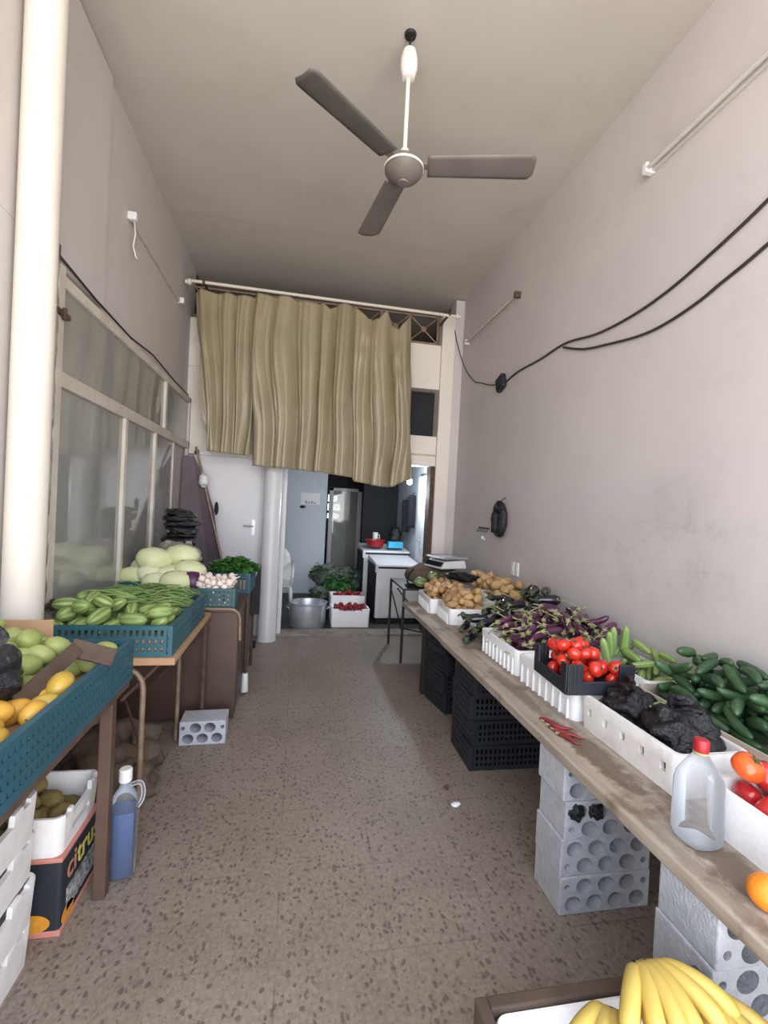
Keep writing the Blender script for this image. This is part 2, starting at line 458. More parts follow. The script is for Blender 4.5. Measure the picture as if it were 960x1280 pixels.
# round white riser pipe beside the passage
p = MB().lathe([(.105,0),(.108,.004),(.104,.02),(.104,2.6),(.1,2.61)], 28)
struct(p.build('trim_6', M['white_gloss'], smooth=True, sharp=40, loc=(-.275,5.40,0)))
# cream pipe against the near part of the wall
p = MB().lathe([(.078,0),(.078,4.17)], 28)
struct(p.build('trim_7', M['pipe'], smooth=True, sharp=40, loc=(-1.165,2.30,0)))
# mezzanine over the lintel
m = MB()
m.box(XL-.2, XL, YB+.2, 7.35, 3.45, H); m.box(XR, XR+.2, YB+.2, 7.35, 3.45, H); m.box(XL-.2, XR+.2, 7.2, 7.35, 2.7, H+.1); m.box(.80,.95,YB+.18,7.2,2.3,3.45); m.box(XL-.2, XR+.2, 7.2, 7.35, 3.45, H); m.box(XL-.2, XR+.2, YB+.18, 7.35, 3.42, 3.58)
struct(m.build('wall_mezzanine', M['mezz']))

# white sheet door beside the riser pipe
d = struct(MB().box(-1.12, -.42, YB-.012, YB+.04, .01, 2.05).build('door_1', M['white_door'], bevel=.004))
f = MB(); f.box(-1.17,-1.115,YB-.03,YB+.04,0,2.10); f.box(-.425,-.385,YB-.03,YB+.04,0,2.10); f.box(-1.17,-.385,YB-.03,YB+.04,2.05,2.10)
f.build('door_frame', M['white_door'], d, bevel=.004)
hd = MB(); hd.box(-.51,-.475,YB-.022,YB-.01,1.16,1.34); hd.tube([(-.493,YB-.02,1.27),(-.493,YB-.06,1.27),(-.60,YB-.062,1.275)], .009, 8)
hd.lathe([(.012,0),(.012,.012)], 10, Matrix.Translation((-.493,YB-.022,1.20)) @ Matrix.Rotation(pi/2,4,'X'))
hd.build('door_handle', M['alu'], d, smooth=True, sharp=40)

# window_1: white frame with dusty panes on the side wall
XW = XL+.012
wy = [2.70, 3.66, 4.57, 5.02]; 
fr = MB()
fr.box(XW, XW+.045, 2.63, 2.70, 0.70, 2.72)                 # thick near post is separate
fr.box(XW, XW+.04, 2.70, 5.62, 2.62, 2.68); fr.box(XW, XW+.04, 2.70, 5.62, 2.11, 2.19)
fr.box(XW, XW+.04, 2.70, 5.62, .70, .77)
fr.box(XW, XW+.04, 5.57, 5.62, .70, 2.68)
for y in (3.64, 4.36): fr.box(XW, XW+.04, y, y+.055, .77, 2.11)
fr.box(XW, XW+.04, 4.62, 4.68, 2.19, 2.62)
fr.box(XW, XW+.03, 5.00, 5.05, .77, 2.11)
win = struct(fr.build('window_1', M['frame'], bevel=.005))
pn = MB().box(XW+.012, XW+.018, 2.70, 3.64, .77, 2.11); pn.build('pane', M['glass'], win)
pn = MB().box(XW+.012, XW+.018, 3.695, 4.36, .77, 2.11); pn.build('pane', M['glass'], win)
pn = MB().box(XW+.012, XW+.018, 4.415, 5.00, .77, 2.11); pn.build('pane', M['glass'], win)
pn = MB().box(XW+.012, XW+.018, 2.70, 4.62, 2.19, 2.62); pn.build('pane', M['glass'], win)
pn = MB().box(XW+.012, XW+.018, 4.68, 5.57, 2.19, 2.62); pn.build('pane', M['glass'], win)
fl = MB()
def flake(u, v):
    a = u*2*pi
    return (XW+.03+.022*cos(a)+.006*noise.noise(Vector((v*30,u*3,1))), 2.605+.036*sin(a)+.007*noise.noise(Vector((v*24,u*3,4))), .70+v*2.02)
fl.grid(flake, 10, 90)
fl.build('window_post', M['post'], win, smooth=True)
MB().box(XW+.005, XW+.05, 2.585, 2.63, 2.70, 2.80).build('post_cap', M['rust'], win, bevel=.006)
for z in (2.47, .98):
    lm = MB(); lm.box(XW+.04, XW+.062, 2.60, 2.73, z-.014, z+.014); lm.tube([(XW+.06,2.665,z-.03),(XW+.06,2.665,z+.03)], .012, 8)
    lm.build('window_hinge', M['rust'], win, bevel=.003)
cb = MB().tube([(XW+.03,2.62,2.76),(XW+.03,3.1,2.72),(XW+.03,3.7,2.70),(XW+.032,4.2,2.735),(XW+.03,4.9,2.70),(XW+.03,5.5,2.69)], .007, 6)
cb.build('window_cord', M['cable'], win, smooth=True)

# ------------------------------------------------------------------ the room behind
sbox('floor_back_room', M['floor_dark'], XL, 1.95, YB+.1, 10.2, -.12, 0)
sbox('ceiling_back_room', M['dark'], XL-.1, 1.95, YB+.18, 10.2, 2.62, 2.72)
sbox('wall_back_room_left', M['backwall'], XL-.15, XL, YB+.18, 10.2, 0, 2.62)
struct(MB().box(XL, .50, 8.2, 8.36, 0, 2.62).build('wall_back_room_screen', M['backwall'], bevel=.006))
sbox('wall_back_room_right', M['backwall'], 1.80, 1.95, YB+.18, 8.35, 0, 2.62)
sbox('hatch_dark_panel', M['dark'], .80, 1.95, YB+.185, YB+.22, 2.40, 3.42)  # added dark panel imitating the deep shade inside the hatch
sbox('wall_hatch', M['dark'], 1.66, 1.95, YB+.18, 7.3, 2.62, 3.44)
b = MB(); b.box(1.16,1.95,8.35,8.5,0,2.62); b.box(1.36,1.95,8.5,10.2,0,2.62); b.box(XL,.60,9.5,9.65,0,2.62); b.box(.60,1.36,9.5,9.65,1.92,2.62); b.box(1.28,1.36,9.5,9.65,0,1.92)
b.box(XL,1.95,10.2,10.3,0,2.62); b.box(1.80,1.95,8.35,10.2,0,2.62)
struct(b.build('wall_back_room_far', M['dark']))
fd = MB(); fd.box(.62,.70,9.42,9.5,0,1.90); fd.box(1.20,1.28,9.42,9.5,0,1.90); fd.box(.62,1.28,9.42,9.5,1.84,1.90)
d3 = struct(fd.build('door_3', M['white_door'], bevel=.004))
MB().box(.70,1.20,9.455,9.465,.02,1.84).build('pane', M['glass'], d3)
# glowing patches added to imitate bright daylight at the glazed door
w2 = struct(MB().box(.56,.60,9.52,9.56,.9,1.9).build('glow_mount', M['white_door']))
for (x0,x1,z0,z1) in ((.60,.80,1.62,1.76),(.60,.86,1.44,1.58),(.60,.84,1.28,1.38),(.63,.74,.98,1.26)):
    MB().box(x0,x1,9.62,9.64,z0,z1).build('glow_patch', M['daylight'], w2)
# open white door leaf against the far side of the passage
d2 = struct(MB().box(1.745,1.785,5.86,6.72,.02,2.04).build('door_2', M['white_gloss'], bevel=.004))
hd = MB(); hd.box(1.735,1.746,6.44,6.48,1.00,1.2); hd.tube([(1.74,6.46,1.12),(1.69,6.46,1.12),(1.688,6.34,1.12)], .011, 8)
hd.build('door_handle', M['alu'], d2, smooth=True, sharp=40)

# ------------------------------------------------------------------ camera and light
cam = bpy.data.cameras.new('camera'); co = bpy.data.objects.new('camera', cam); COL.objects.link(co)
yaw, pitch, roll = radians(10.5), radians(-.65), radians(2.87)
Fv = Vector((sin(yaw)*cos(pitch), cos(yaw)*cos(pitch), sin(pitch)))
Rv = Vector((cos(yaw), -sin(yaw), 0)); Uv = Rv.cross(Fv)
R2 = Rv*cos(roll)+Uv*sin(roll); U2 = Uv*cos(roll)-Rv*sin(roll)
mw = Matrix((R2, U2, -Fv)).transposed().to_4x4(); mw.translation = (0,0,1.57)
co.matrix_world = mw
cam.sensor_fit = 'VERTICAL'; cam.sensor_height = 36; cam.lens = 585/1280*36; cam.clip_start = .02
SC.camera = co
SC.view_settings.view_transform = 'Standard'; SC.view_settings.look = 'None'
SC.view_settings.gamma = 1; SC.view_settings.use_curve_mapping = False
SC.view_settings.exposure = 0.98
W = bpy.data.worlds.new('world'); SC.world = W; W.use_nodes = True
nt = W.node_tree; bg = nt.nodes['Background']
tc = nt.nodes.new('ShaderNodeTexCoord'); sp = nt.nodes.new('ShaderNodeSeparateXYZ'); rp = nt.nodes.new('ShaderNodeValToRGB')
mr = nt.nodes.new('ShaderNodeMapRange'); mr.inputs[1].default_value = -1; mr.inputs[2].default_value = 1
nt.links.new(tc.outputs['Generated'], sp.inputs[0]); nt.links.new(sp.outputs[2], mr.inputs[0]); nt.links.new(mr.outputs[0], rp.inputs[0])
e = rp.color_ramp.elements                       # sunlit street below, hazy daylight sky above
e[0].position = 0; e[0].color = (1.22,1.15,1.08,1); e[1].position = 1; e[1].color = (.66,.80,1.0,1)
for ps, cl in ((.47,(1.22,1.15,1.08,1)), (.52,(.92,.95,1.0,1))):
    q = e.new(ps); q.color = cl
nt.links.new(rp.outputs[0], bg.inputs[0]); bg.inputs[1].default_value = 3.2
pl = bpy.data.lights.new('shop_front_daylight', 'AREA'); pl.shape = 'RECTANGLE'; pl.size = XR-XL; pl.size_y = H
po = bpy.data.objects.new('shop_front_daylight', pl); COL.objects.link(po)
po.location = ((XL+XR)/2, Y0-.02, H/2); po.rotation_euler = (radians(90),0,0)   # opening of the shop front
try: pl.cycles.is_portal = True
except Exception: pass
bl = bpy.data.lights.new('bulb_light', 'POINT'); bl.energy = 20; bl.color = (.80,.91,1); bl.shadow_soft_size = .05
bo = bpy.data.objects.new('bulb_light', bl); COL.objects.link(bo); bo.location = (1.50,6.28,1.80)

# ------------------------------------------------------------------ things overhead and on the walls
# ceiling fan
fan = thing('ceiling_fan', 'three-bladed grey ceiling fan hanging on a white rod from the ceiling', 'ceiling fan', (.49,2.565,3.44))
hb = MB().lathe([(.0,-.075),(.025,-.075),(.03,-.070),(.034,-.072),(.05,-.066),(.085,-.045),(.105,-.02),(.108,.0),(.108,.018),(.10,.03),(.075,.05),(.03,.062),(0,.064)], 32)
hb.build('motor_housing', M['fan'], fan, smooth=True, sharp=30)
MB().lathe([(.1085,-.004),(.111,-.001),(.111,.006),(.1085,.007)], 32).build('trim_ring', M['fan_w'], fan, smooth=True, sharp=30)
MB().lathe([(.0,-.083),(.03,-.081),(.034,-.074),(.02,-.070)], 20).build('bottom_cap', M['fan'], fan, smooth=True, sharp=30)
MB().tube([(0,0,.06),(0,0,.52)], .0115, 12).build('down_rod', M['fan_w'], fan, smooth=True, sharp=40)
MB().lathe([(.022,.052),(.032,.06),(.032,.085),(.02,.11),(.0125,.115)], 20).build('lower_canopy', M['fan_w'], fan, smooth=True, sharp=40)
MB().lathe([(.014,.49),(.034,.495),(.048,.55),(.048,.60),(.036,.645),(.012,.655)], 20).build('upper_canopy', M['fan_w'], fan, smooth=True, sharp=40)
hk = MB(); hk.tube([(0,0,.65),(0,0,.70),(.012,0,.715),(0,0,.735),(0,0,.74)], .006, 8); hk.lathe([(.0,.722),(.03,.726),(.034,.74)], 16)
hk.build('ceiling_hook', M['steel'], fan, smooth=True, sharp=40)
for k, (deg, mt) in enumerate(((-14, 'fan'), (98, 'fan'), (218, 'fan_g'))):
    a = radians(deg)
    def bl_(u, v):
        r = .13 + u*.58; wd = .066 + .012*u; wd *= sqrt(max(0, 1-max(0,(u-.94)/.06)**2*.6))
        y = (v-.5)*2*wd
        return (r, y, .012 - y*.17 - .006*(1-(2*v-1)**2) + .004)
    bm_ = MB(); bm_.grid(bl_, 24, 6)
    bl2 = bm_.build('fan_blade', M[mt], fan, smooth=True, solid=.004, rot=(0,0,a))
    ar = MB(); ar.box(.09,.20,-.022,.022,.012,.02); ar.lathe([(.006,.01),(.006,.024)], 8, Matrix.Translation((.16,.012,0))); ar.lathe([(.006,.01),(.006,.024)], 8, Matrix.Translation((.16,-.012,0)))
    ar.build('blade_arm', M['fan'], bl2)

# tube lamps
def tube_lamp(x, y0, y1, z, side, label, lit=False, tube=True):
    t = thing('tube_lamp', label, 'lamp', (x, (y0+y1)/2, z))
    L = (y1-y0)/2; s = side
    b = MB().box(-.022*s if s>0 else 0, 0 if s>0 else .022, -L, L, -.022, .022); b.build('batten', M['batten'], t, bevel=.004)
    for e in (-1, 1):
        h = MB(); h.box(min(-.06*s,-.0*s), max(-.06*s,-.0*s), e*L-.018, e*L+.018, -.03, .026)
        h.build('lamp_holder', M['white_pl'] if not (e < 0 and s > 0 and y0 > 3) else M['rust'], t, bevel=.005)
    if tube:
        MB().tube([(-.046*s,-L+.015,-.006),(-.046*s,L-.015,-.006)], .013, 12).build('glass_tube', M['batten'], t, smooth=True, sharp=40)
    return t
tube_lamp(XR, 1.19, 2.42, 3.595, 1, 'unlit tube lamp on the grey wall above the drooping black cables')
tube_lamp(XR, 4.06, 5.36, 3.585, 1, 'unlit tube lamp on the grey wall beside the curtain rail end')
tl = tube_lamp(XL, 3.66, 5.08, 3.555, -1, 'bare tube lamp batten with dangling wire above the white framed window', tube=False)
MB().tube([(.04,-.70,-.03),(.05,-.70,-.12),(.035,-.69,-.2),(.05,-.67,-.27),(.06,-.66,-.275)], .005, 6).build('loose_wire', M['white_pl'], tl, smooth=True)

# cables and junction box on the grey wall
def smooth_path(P, n=8):
    out = []
    P = [Vector(p) for p in P]
    for i in range(len(P)-1):
        p0, p1, p2, p3 = P[max(i-1,0)], P[i], P[i+1], P[min(i+2,len(P)-1)]
        for k in range(n):
            t = k/n
            out.append(.5*((2*p1)+(-p0+p2)*t+(2*p0-5*p1+4*p2-p3)*t*t+(-p0+3*p1-3*p2+p3)*t**3))
    return out+[P[-1]]
xw = XR-.0105
jb = thing('junction_box', 'small black junction box where the cables meet on the grey wall', 'junction box', (XR,4.33,2.84))
jm = MB(); jm.box(-.055,0,-.075,.075,-.075,.07); jm.build('box_body', M['black_pl'], jb, bevel=.018, seg=3, rot=(radians(-18),0,0))
MB().box(-.062,-.054,-.055,.055,-.055,.05).build('box_cover', M['cloth_d'], jb, bevel=.006, rot=(radians(-18),0,0))
c1 = MB().tube(smooth_path([(xw,4.36,2.80),(xw,4.25,2.83),(xw,4.0,2.862),(xw,3.6,2.855),(xw,3.234,2.864),(xw,2.85,2.80),(xw,2.518,2.789),(xw,2.25,2.815),(xw,2.017,2.869),(xw,1.702,2.966),(xw,1.2,3.17)]), .008, 8)
tag(c1.build('power_cable', M['cable'], smooth=True), 'upper black cable running up the grey wall from the junction box', 'cable')
c2 = MB().tube(smooth_path([(xw,3.26,2.842),(xw,3.0,2.745),(xw,2.731,2.69),(xw,2.45,2.645),(xw,2.257,2.640),(xw,2.05,2.668),(xw,1.917,2.705),(xw,1.69,2.772),(xw,1.2,2.96)]), .008, 8)
tag(c2.build('power_cable', M['cable'], smooth=True), 'lower sagging black cable branching off on the grey wall', 'cable')
c3 = MB().tube(smooth_path([(1.80,5.55,3.78),(1.84,5.53,3.6),(1.90,5.5,3.40),(xw,5.35,3.22),(xw,5.1,3.05),(xw,4.93,2.995),(xw,4.65,2.90),(xw,4.48,2.865),(xw,4.40,2.86)]), .0055, 6)
tag(c3.build('thin_cable', M['cable'], smooth=True), 'thin black wire looping from the curtain rail end to the junction box', 'cable')
# plugs and hooks
so = thing('wall_socket', 'white double wall socket low on the grey wall above the potatoes', 'socket', (XR,3.87,1.075))
for dy in (-.04,.04):
    MB().box(-.012,0,dy-.03,dy+.03,-.06,.06).build('socket_plate', M['white_pl'], so, bevel=.004)
    s_ = MB(); s_.box(-.016,-.011,dy-.012,dy+.012,-.02,.02); s_.build('switch', M['white_gloss'], so, bevel=.002)
hr = thing('hook_rail', 'small black wire hook rail on the grey wall beside the hanging bag', 'hooks', (XR,4.62,1.40))
MB().box(-.008,0,-.14,.14,-.006,.006).build('rail', M['steel'], hr)
for k in range(5):
    y = -.12+.06*k
    MB().tube([(-.006,y,0),(-.02,y,-.03),(-.03,y,-.045),(-.036,y,-.03)], .003, 6).build('hook', M['steel'], hr, smooth=True)
wl = thing('wall_lug', 'tiny white plastic lug on the grey wall under the hook rail', 'lug', (XR,4.60,1.285))
MB().box(-.02,0,-.03,.05,-.012,.008).build('lug_plate', M['white_pl'], wl, bevel=.006); MB().box(-.026,-.0,.012,.042,-.004,.03).build('lug_head', M['white_pl'], wl, bevel=.008)
# black bag hung from a nail: a ring of twisted plastic
bg_ = thing('hanging_bag', 'black plastic bag knotted into a loop hanging on the grey wall', 'plastic bag', (XR-.05,4.145,1.50))
P = []
for k in range(22):
    a = 2*pi*k/21 + pi/2
    P.append((.012*noise.noise(Vector((k*.7,1,0))), .088*cos(a)*(1+.12*noise.noise(Vector((k*.6,3,0)))), .135*sin(a)*(1+.08*noise.noise(Vector((k*.5,7,0))))))
MB().tube(P, [.034+.014*noise.noise(Vector((k*.8,5,2)))+.012*(1 if k>12 else 0) for k in range(22)], 10).build('bag_loop', M['black_bag'], bg_, smooth=True)
kn = MB(); kn.ell(.03,.032,.03, nz=.5, ns=3); kn.build('knot', M['black_bag'], bg_, smooth=True, loc=(0,.02,.15))
tl_ = MB(); tl_.ell(.02,.05,.035, nz=.6, ns=3, seed=4); tl_.build('loose_end', M['black_bag'], bg_, smooth=True, loc=(0,.06,-.12))
MB().tube([(0,.01,.17),(.03,.0,.20),(.05,-.01,.215)], .004, 6).build('nail', M['steel'], bg_)

# ------------------------------------------------------------------ curtain, rail and mezzanine railing
YC = 5.22
rd = thing('curtain_rail', 'long cream curtain rail under the ceiling with knob ends', 'curtain rail', (.3,YC+.03,3.835))
rl = MB().tube([(-1.50,0,.005),(1.40,0,-.012)], .017, 12); rl.build('rod', M['pipe'], rd, smooth=True, sharp=40)
for x, s in ((1.40,1),(-1.50,-1)):
    k = MB().lathe([(.012,0),(.03,.01),(.034,.03),(.02,.045),(.026,.06),(.0,.075)], 14, Matrix.Rotation(s*pi/2,4,'Y')); k.build('finial', M['fan_w'], rd, smooth=True, sharp=50, loc=(x,0,-.01))
for x in (-1.38, 1.33):
    k = MB(); k.box(x-.012,x+.012,-.012,.37,.0,.02); k.box(x-.014,x+.014,-.019,.019,-.02,.021)
    k.build('rail_bracket', M['rust'], rd, bevel=.003)
def curtain(label, xt0, xt1, xb0, xb1, zt, zb, folds, yoff=0, nu=150, nv=90, swag=None, NL=8):
    def fn(u, v):
        # v 0 = top hem
        z1 = zt(u); z0 = zb(u)
        x = (xt0+(xt1-xt0)*u)*(1-v) + (xb0+(xb1-xb0)*u)*v
        ph = NL*(u + .055*noise.noise(Vector((u*3.1, v*1.1, yoff*50+3))) + .022*noise.noise(Vector((u*8, v*.9, 7)))) + .25*noise.noise(Vector((u*2, v*2.2, 11)))
        am2 = .115*(.55+.45*min(1,v*2.2+.25))*(.65+.7*abs(noise.noise(Vector((int(ph)*1.7,.3,yoff*9)))))
        y = -am2*(abs(sin(pi*ph))**.75)+.05
        y -= .022*abs(sin(pi*(2.6*ph+.6*noise.noise(Vector((u*4,v*1.5,21))))))**.8*min(1,.35+v)
        x += (.62*y-.01)*(.35+.65*min(1,v*1.6))
        for (c, d, wd, am, g) in folds:
            cc = c + d*v
            t = (u-cc)/(wd*(1+.5*v))
            y += -.55*am*(g+(1-g)*v)*exp(-abs(t)**1.5)
            x += .25*am*t*exp(-t*t)*(.4+.6*v)
        z = z1+(z0-z1)*v
        if swag:
            for (c, wd, dep, vv) in swag:
                q = exp(-((u-c)/wd)**2)*exp(-((v-vv)/.07)**2)
                y += -dep*q
        y += .006*noise.noise(Vector((u*9, v*5, 2+yoff))) + .012*noise.noise(Vector((u*5,v*2.2,9)))
        # puckered seam a little below the middle
        y += -.012*exp(-((v-.64)/.03)**2)*max(0,noise.noise(Vector((u*40,v*6,3))))
        return (x, YC+yoff+y, z)
    m = MB(); m.grid(fn, nu, nv)
    return tag(m.build('curtain', M['curtain'], smooth=True, solid=.003), label, 'curtain')
R_ = random.Random(3)
def hem(xs):   # piecewise lines
    def f(u):
        for (a, za), (b_, zb_) in zip(xs, xs[1:]):
            if u <= b_: return za+(zb_-za)*(u-a)/(b_-a)
        return xs[-1][1]
    return f
fl1 = [(.10,.12,.05,.09,.9),(.02,.05,.03,.05,.8),(.33,.02,.05,.02,.6),(.55,-.02,.06,.022,.6),(.80,.04,.05,.03,.5),(.96,-.03,.04,.06,.8)]
curtain('olive satin curtain, shorter panel over the white door', -1.175, -.46, -.98, -.49, hem([(0,3.74),(.1,3.765),(.5,3.765),(1,3.775)]), hem([(0,2.075),(.3,2.06),(1,2.045)]), fl1, .06, 200, NL=3.4)
fl2 = [(.015,.0,.02,.06,.9),(.09,-.02,.025,.04,.6),(.16,-.04,.02,.03,.4),(.22,.0,.03,.05,.4),(.315,.01,.022,.045,.5),(.38,-.02,.03,.055,.3),(.47,-.05,.024,.04,.4),(.56,-.02,.035,.055,.6),(.64,-.05,.02,.03,.5),(.71,-.02,.03,.05,.4),(.77,-.05,.018,.04,.3),(.835,-.02,.03,.07,.5),(.90,.0,.022,.05,.4),(.965,.01,.024,.06,.7)]
curtain('olive satin curtain, wide panel hanging over the back doorway', -.545, 1.165, -.50, 1.255, hem([(0,3.79),(.12,3.77),(.2,3.79),(.3,3.76),(.42,3.77),(.47,3.70),(.52,3.78),(.62,3.78),(.66,3.74),(.72,3.66),(.79,3.67),(.84,3.77),(.88,3.62),(.92,3.58),(.96,3.66),(1,3.76)]), hem([(0,1.935),(.2,1.93),(.45,1.905),(.62,1.875),(.64,1.835),(.82,1.79),(.9,1.80),(1,1.90)]), fl2, 0, 420, 90, [(.72,.07,.05,.12),(.72,.09,.04,.25),(.915,.04,.05,.33),(.91,.04,.04,.18),(.42,.05,.02,.6),(.3,.03,.02,.64)])
rg = thing('mezzanine_railing', 'brown and white lattice railing behind the curtain rail', 'railing', (0,YB+.07,3.60))
r0 = MB()
r0.box(XL+.02, 1.64, -.012,.012,.02,.045); r0.box(XL+.02, 1.64, -.012,.012,.355,.375)
r0.build('railing_frame', M['tube'], rg, bevel=.003)
for k in range(8):
    x0 = 1.62-.36*(k+1); x1 = x0+.36; cx = (x0+x1)/2
    q = MB()
    q.box(x1-.01,x1+.01,-.01,.01,.03,.37)
    q.tube([(x0,0,.04),(x1,0,.36)], .009, 6); q.tube([(x0,0,.36),(x1,0,.04)], .009, 6)
    q.lathe([(.034,-.014),(.034,.014)], 14, Matrix.Translation((cx,0,.2)) @ Matrix.Rotation(pi/2,4,'X'))
    q.build('lattice_panel', M['tube'], rg)

# ------------------------------------------------------------------ stands, blocks, crates
BT = .64       # top of the long board
bd = thing('display_board', 'long weathered board running along the grey wall as the display table', 'table', (0,0,BT))
pk = MB(); pk.box(1.062,1.48,.25,3.25,-.042,0); pk.build('plank', M['wood'], bd, bevel=.006)
pk = MB(); pk.box(1.068,1.48,3.256,4.52,-.042,-.001); pk.build('plank', M['wood'], bd, bevel=.006)
pk = MB(); pk.box(1.485,1.925,.25,4.52,-.042,-.001); pk.build('plank', M['wood'], bd, bevel=.006)
pk = MB(); pk.box(1.10,1.16,3.80,3.86,-.64,-.042); pk.build('leg', M['steel'], bd, bevel=.004)
pk = MB(); pk.box(1.80,1.86,3.80,3.86,-.64,-.042); pk.build('leg', M['steel'], bd, bevel=.004)
# hollow concrete blocks, lying on their sides so the holes face the street
def block_mesh(w, h_, d, rows, small=True):
    o = MB().box(0,w,0,d,0,h_).build('concrete_block', M['block'], bevel=.005)
    c = MB()
    n = rows
    rr = w/(n)*.40
    for r, z in ((0, h_*.28), (1, h_*.73)):
        k = n if r == 0 else n-1
        off = (w - (k-1)*w*.235)/2 if n == 4 else (w-(k-1)*w*.31)/2
        step = w*.235 if n == 4 else w*.31
        for i in range(k):
            c.lathe([(h_*.205,-.02),(h_*.20,d-.03)], 20, Matrix.Translation((off+i*step,0,z)) @ Matrix.Rotation(-pi/2,4,'X') @ Matrix.Diagonal((1.12,1,1,1)))
        if k < n:
            for x in (w*.075, w*.925):
                c.lathe([(h_*.085,-.02),(h_*.08,d-.03)], 12, Matrix.Translation((x,0,z)) @ Matrix.Rotation(-pi/2,4,'X'))
    cut(o, c)
    return o
b0 = block_mesh(.40,.15,.195,4)
blocks = [(1.080,1.647,0,0,'bottom'),(1.078,1.650,.15,1,'second from the floor'),(1.086,1.645,.30,1,'third from the floor, with black plastic stuffed in its holes'),(1.076,1.65,.45,0,'topmost')]
for i, (x,y,z,fl_,w_) in enumerate(blocks):
    o = b0 if i == 0 else dup(b0)
    o.location = (x,y,z); 
    if fl_: o.rotation_euler = (0,pi,0); o.location = (x+.40,y,z+.15)
    tag(o, 'hollow concrete block, %s, in the stack beside the black crates'%w_ if i!=2 else 'hollow concrete block with black plastic in its holes, third from the floor', 'concrete block', 'hollow blocks holding up the board')
for i in range(4):
    o = dup(b0); o.location = (1.075+.006*(i%2), .985-.004*i, .15*i)
    if i % 2: o.rotation_euler = (0,pi,0); o.location = (1.48,.985-.004*i,.15*i+.15)
    tag(o, 'hollow concrete block, %s, in the stack right behind the bananas'%(('bottom','second from the floor','third from the floor','topmost')[i]), 'concrete block', 'hollow blocks holding up the board')
# crumpled black film pushed into two holes
for (x,z,s) in ((1.13,.41,1),(1.215,.41,2)):
    m = MB().ell(.034,.03,.032, 16, 10, None, .55, 2.4, s)
    tag(m.build('plastic_film', M['black_bag'], smooth=True, loc=(x,1.652,z)), 'crumpled black film poking out of a block hole, %s'%('the one at the corner' if s==1 else 'one hole in from the corner'), 'plastic film', 'black film in the block holes')
o = block_mesh(.28,.15,.175,3)
o.location = (-.665,3.10,.0); o.rotation_euler = (0,0,radians(2))
tag(o, 'single hollow concrete block on the floor before the maroon table', 'concrete block')

def crate(name, w, d, h_, mt, cols=14, rim=.022, wall=.012, solid=False, bands=(.0,.42,.8), base=.012):
    """lattice crate, origin at the middle of its base; returns MB"""
    m = MB()
    W2, D2 = w/2, d/2
    m.box(-W2,W2,-D2,D2,0,base)
    # top rim
    for (a,b_,c_,e_) in ((-W2,W2,-D2,-D2+rim),(-W2,W2,D2-rim,D2),(-W2,-W2+rim,-D2+rim,D2-rim),(W2-rim,W2,-D2+rim,D2-rim)):
        m.box(a,b_,c_,e_,h_-.02,h_)
    for sx in (-1,1):
        for sy in (-1,1):
            x = sx*(W2-.012); y = sy*(D2-.012); m.box(x-.012,x+.012,y-.012,y+.012,base,h_-.02)
    for fz in bands:
        z0 = base+fz*(h_-.02-base); z1 = z0+.016
        for sy in (-1,1): m.box(-W2+.02,W2-.02, sy*D2-(wall if sy>0 else 0), sy*D2+(0 if sy>0 else wall), z0, z1)
        for sx in (-1,1): m.box(sx*W2-(wall if sx>0 else 0), sx*W2+(0 if sx>0 else wall), -D2+.02,D2-.02, z0, z1)
    def ribs(n, L, f):
        for i in range(n):
            t = -L+ (i+.5)*2*L/n; f(t, L/n*.52)
    ribs(cols, W2-.02, lambda t,r: [m.box(t-r,t+r, sy*D2-(wall*.8 if sy>0 else -.001), sy*D2+(-.001 if sy>0 else wall*.8), base, h_-.02) for sy in (-1,1)])
    ribs(max(4,int(cols*d/w)), D2-.02, lambda t,r: [m.box(sx*W2-(wall*.8 if sx>0 else -.001), sx*W2+(-.001 if sx>0 else wall*.8), t-r,t+r, base, h_-.02) for sx in (-1,1)])
    return m
def crate_obj(name, label, loc, rz, w, d, h_, mt, liner=None, group=None, cat='crate', **k):
    m = crate(name, w, d, h_, mt, **k)
    if liner is None:
        o = m.build(name, mt, loc=loc, rot=(0,0,rz)); return tag(o, label, cat, group)
    t = thing(name, label, cat, loc, rz, group)
    m.build('crate_body', mt, t)
    lh, lm = liner
    MB().box(-w/2+.016,w/2-.016,-d/2+.016,d/2-.016,.013,lh).build('liner', lm, t)
    return t
# black crates under the board
k0 = crate('plastic_crate', .50,.36,.148,M['black_pl'],cols=16,bands=(0,.3,.62)).mesh('plastic_crate', M['black_pl'], False)
def blackcrate(x,y,z,rz,label):
    o = bpy.data.objects.new('plastic_crate', k0); COL.objects.link(o); o.location=(x,y,z); o.rotation_euler=(0,0,rz)
    return tag(o,label,'crate','black crates under the board')
for i, w_ in enumerate(('bottom','second from the floor','third from the floor','topmost')):
    blackcrate(1.345+.008*(i%2),2.83+.01*(i%3),.149*i,radians((-1,1,-2,1)[i]),'black lattice plastic crate, %s, in the stack beside the block pillar'%w_)
    blackcrate(1.40-.01*(i%2),3.63+.012*(i%2),.149*i,radians((10,8,11,9)[i]),'black lattice plastic crate, %s, in the farther stack under the board'%w_)

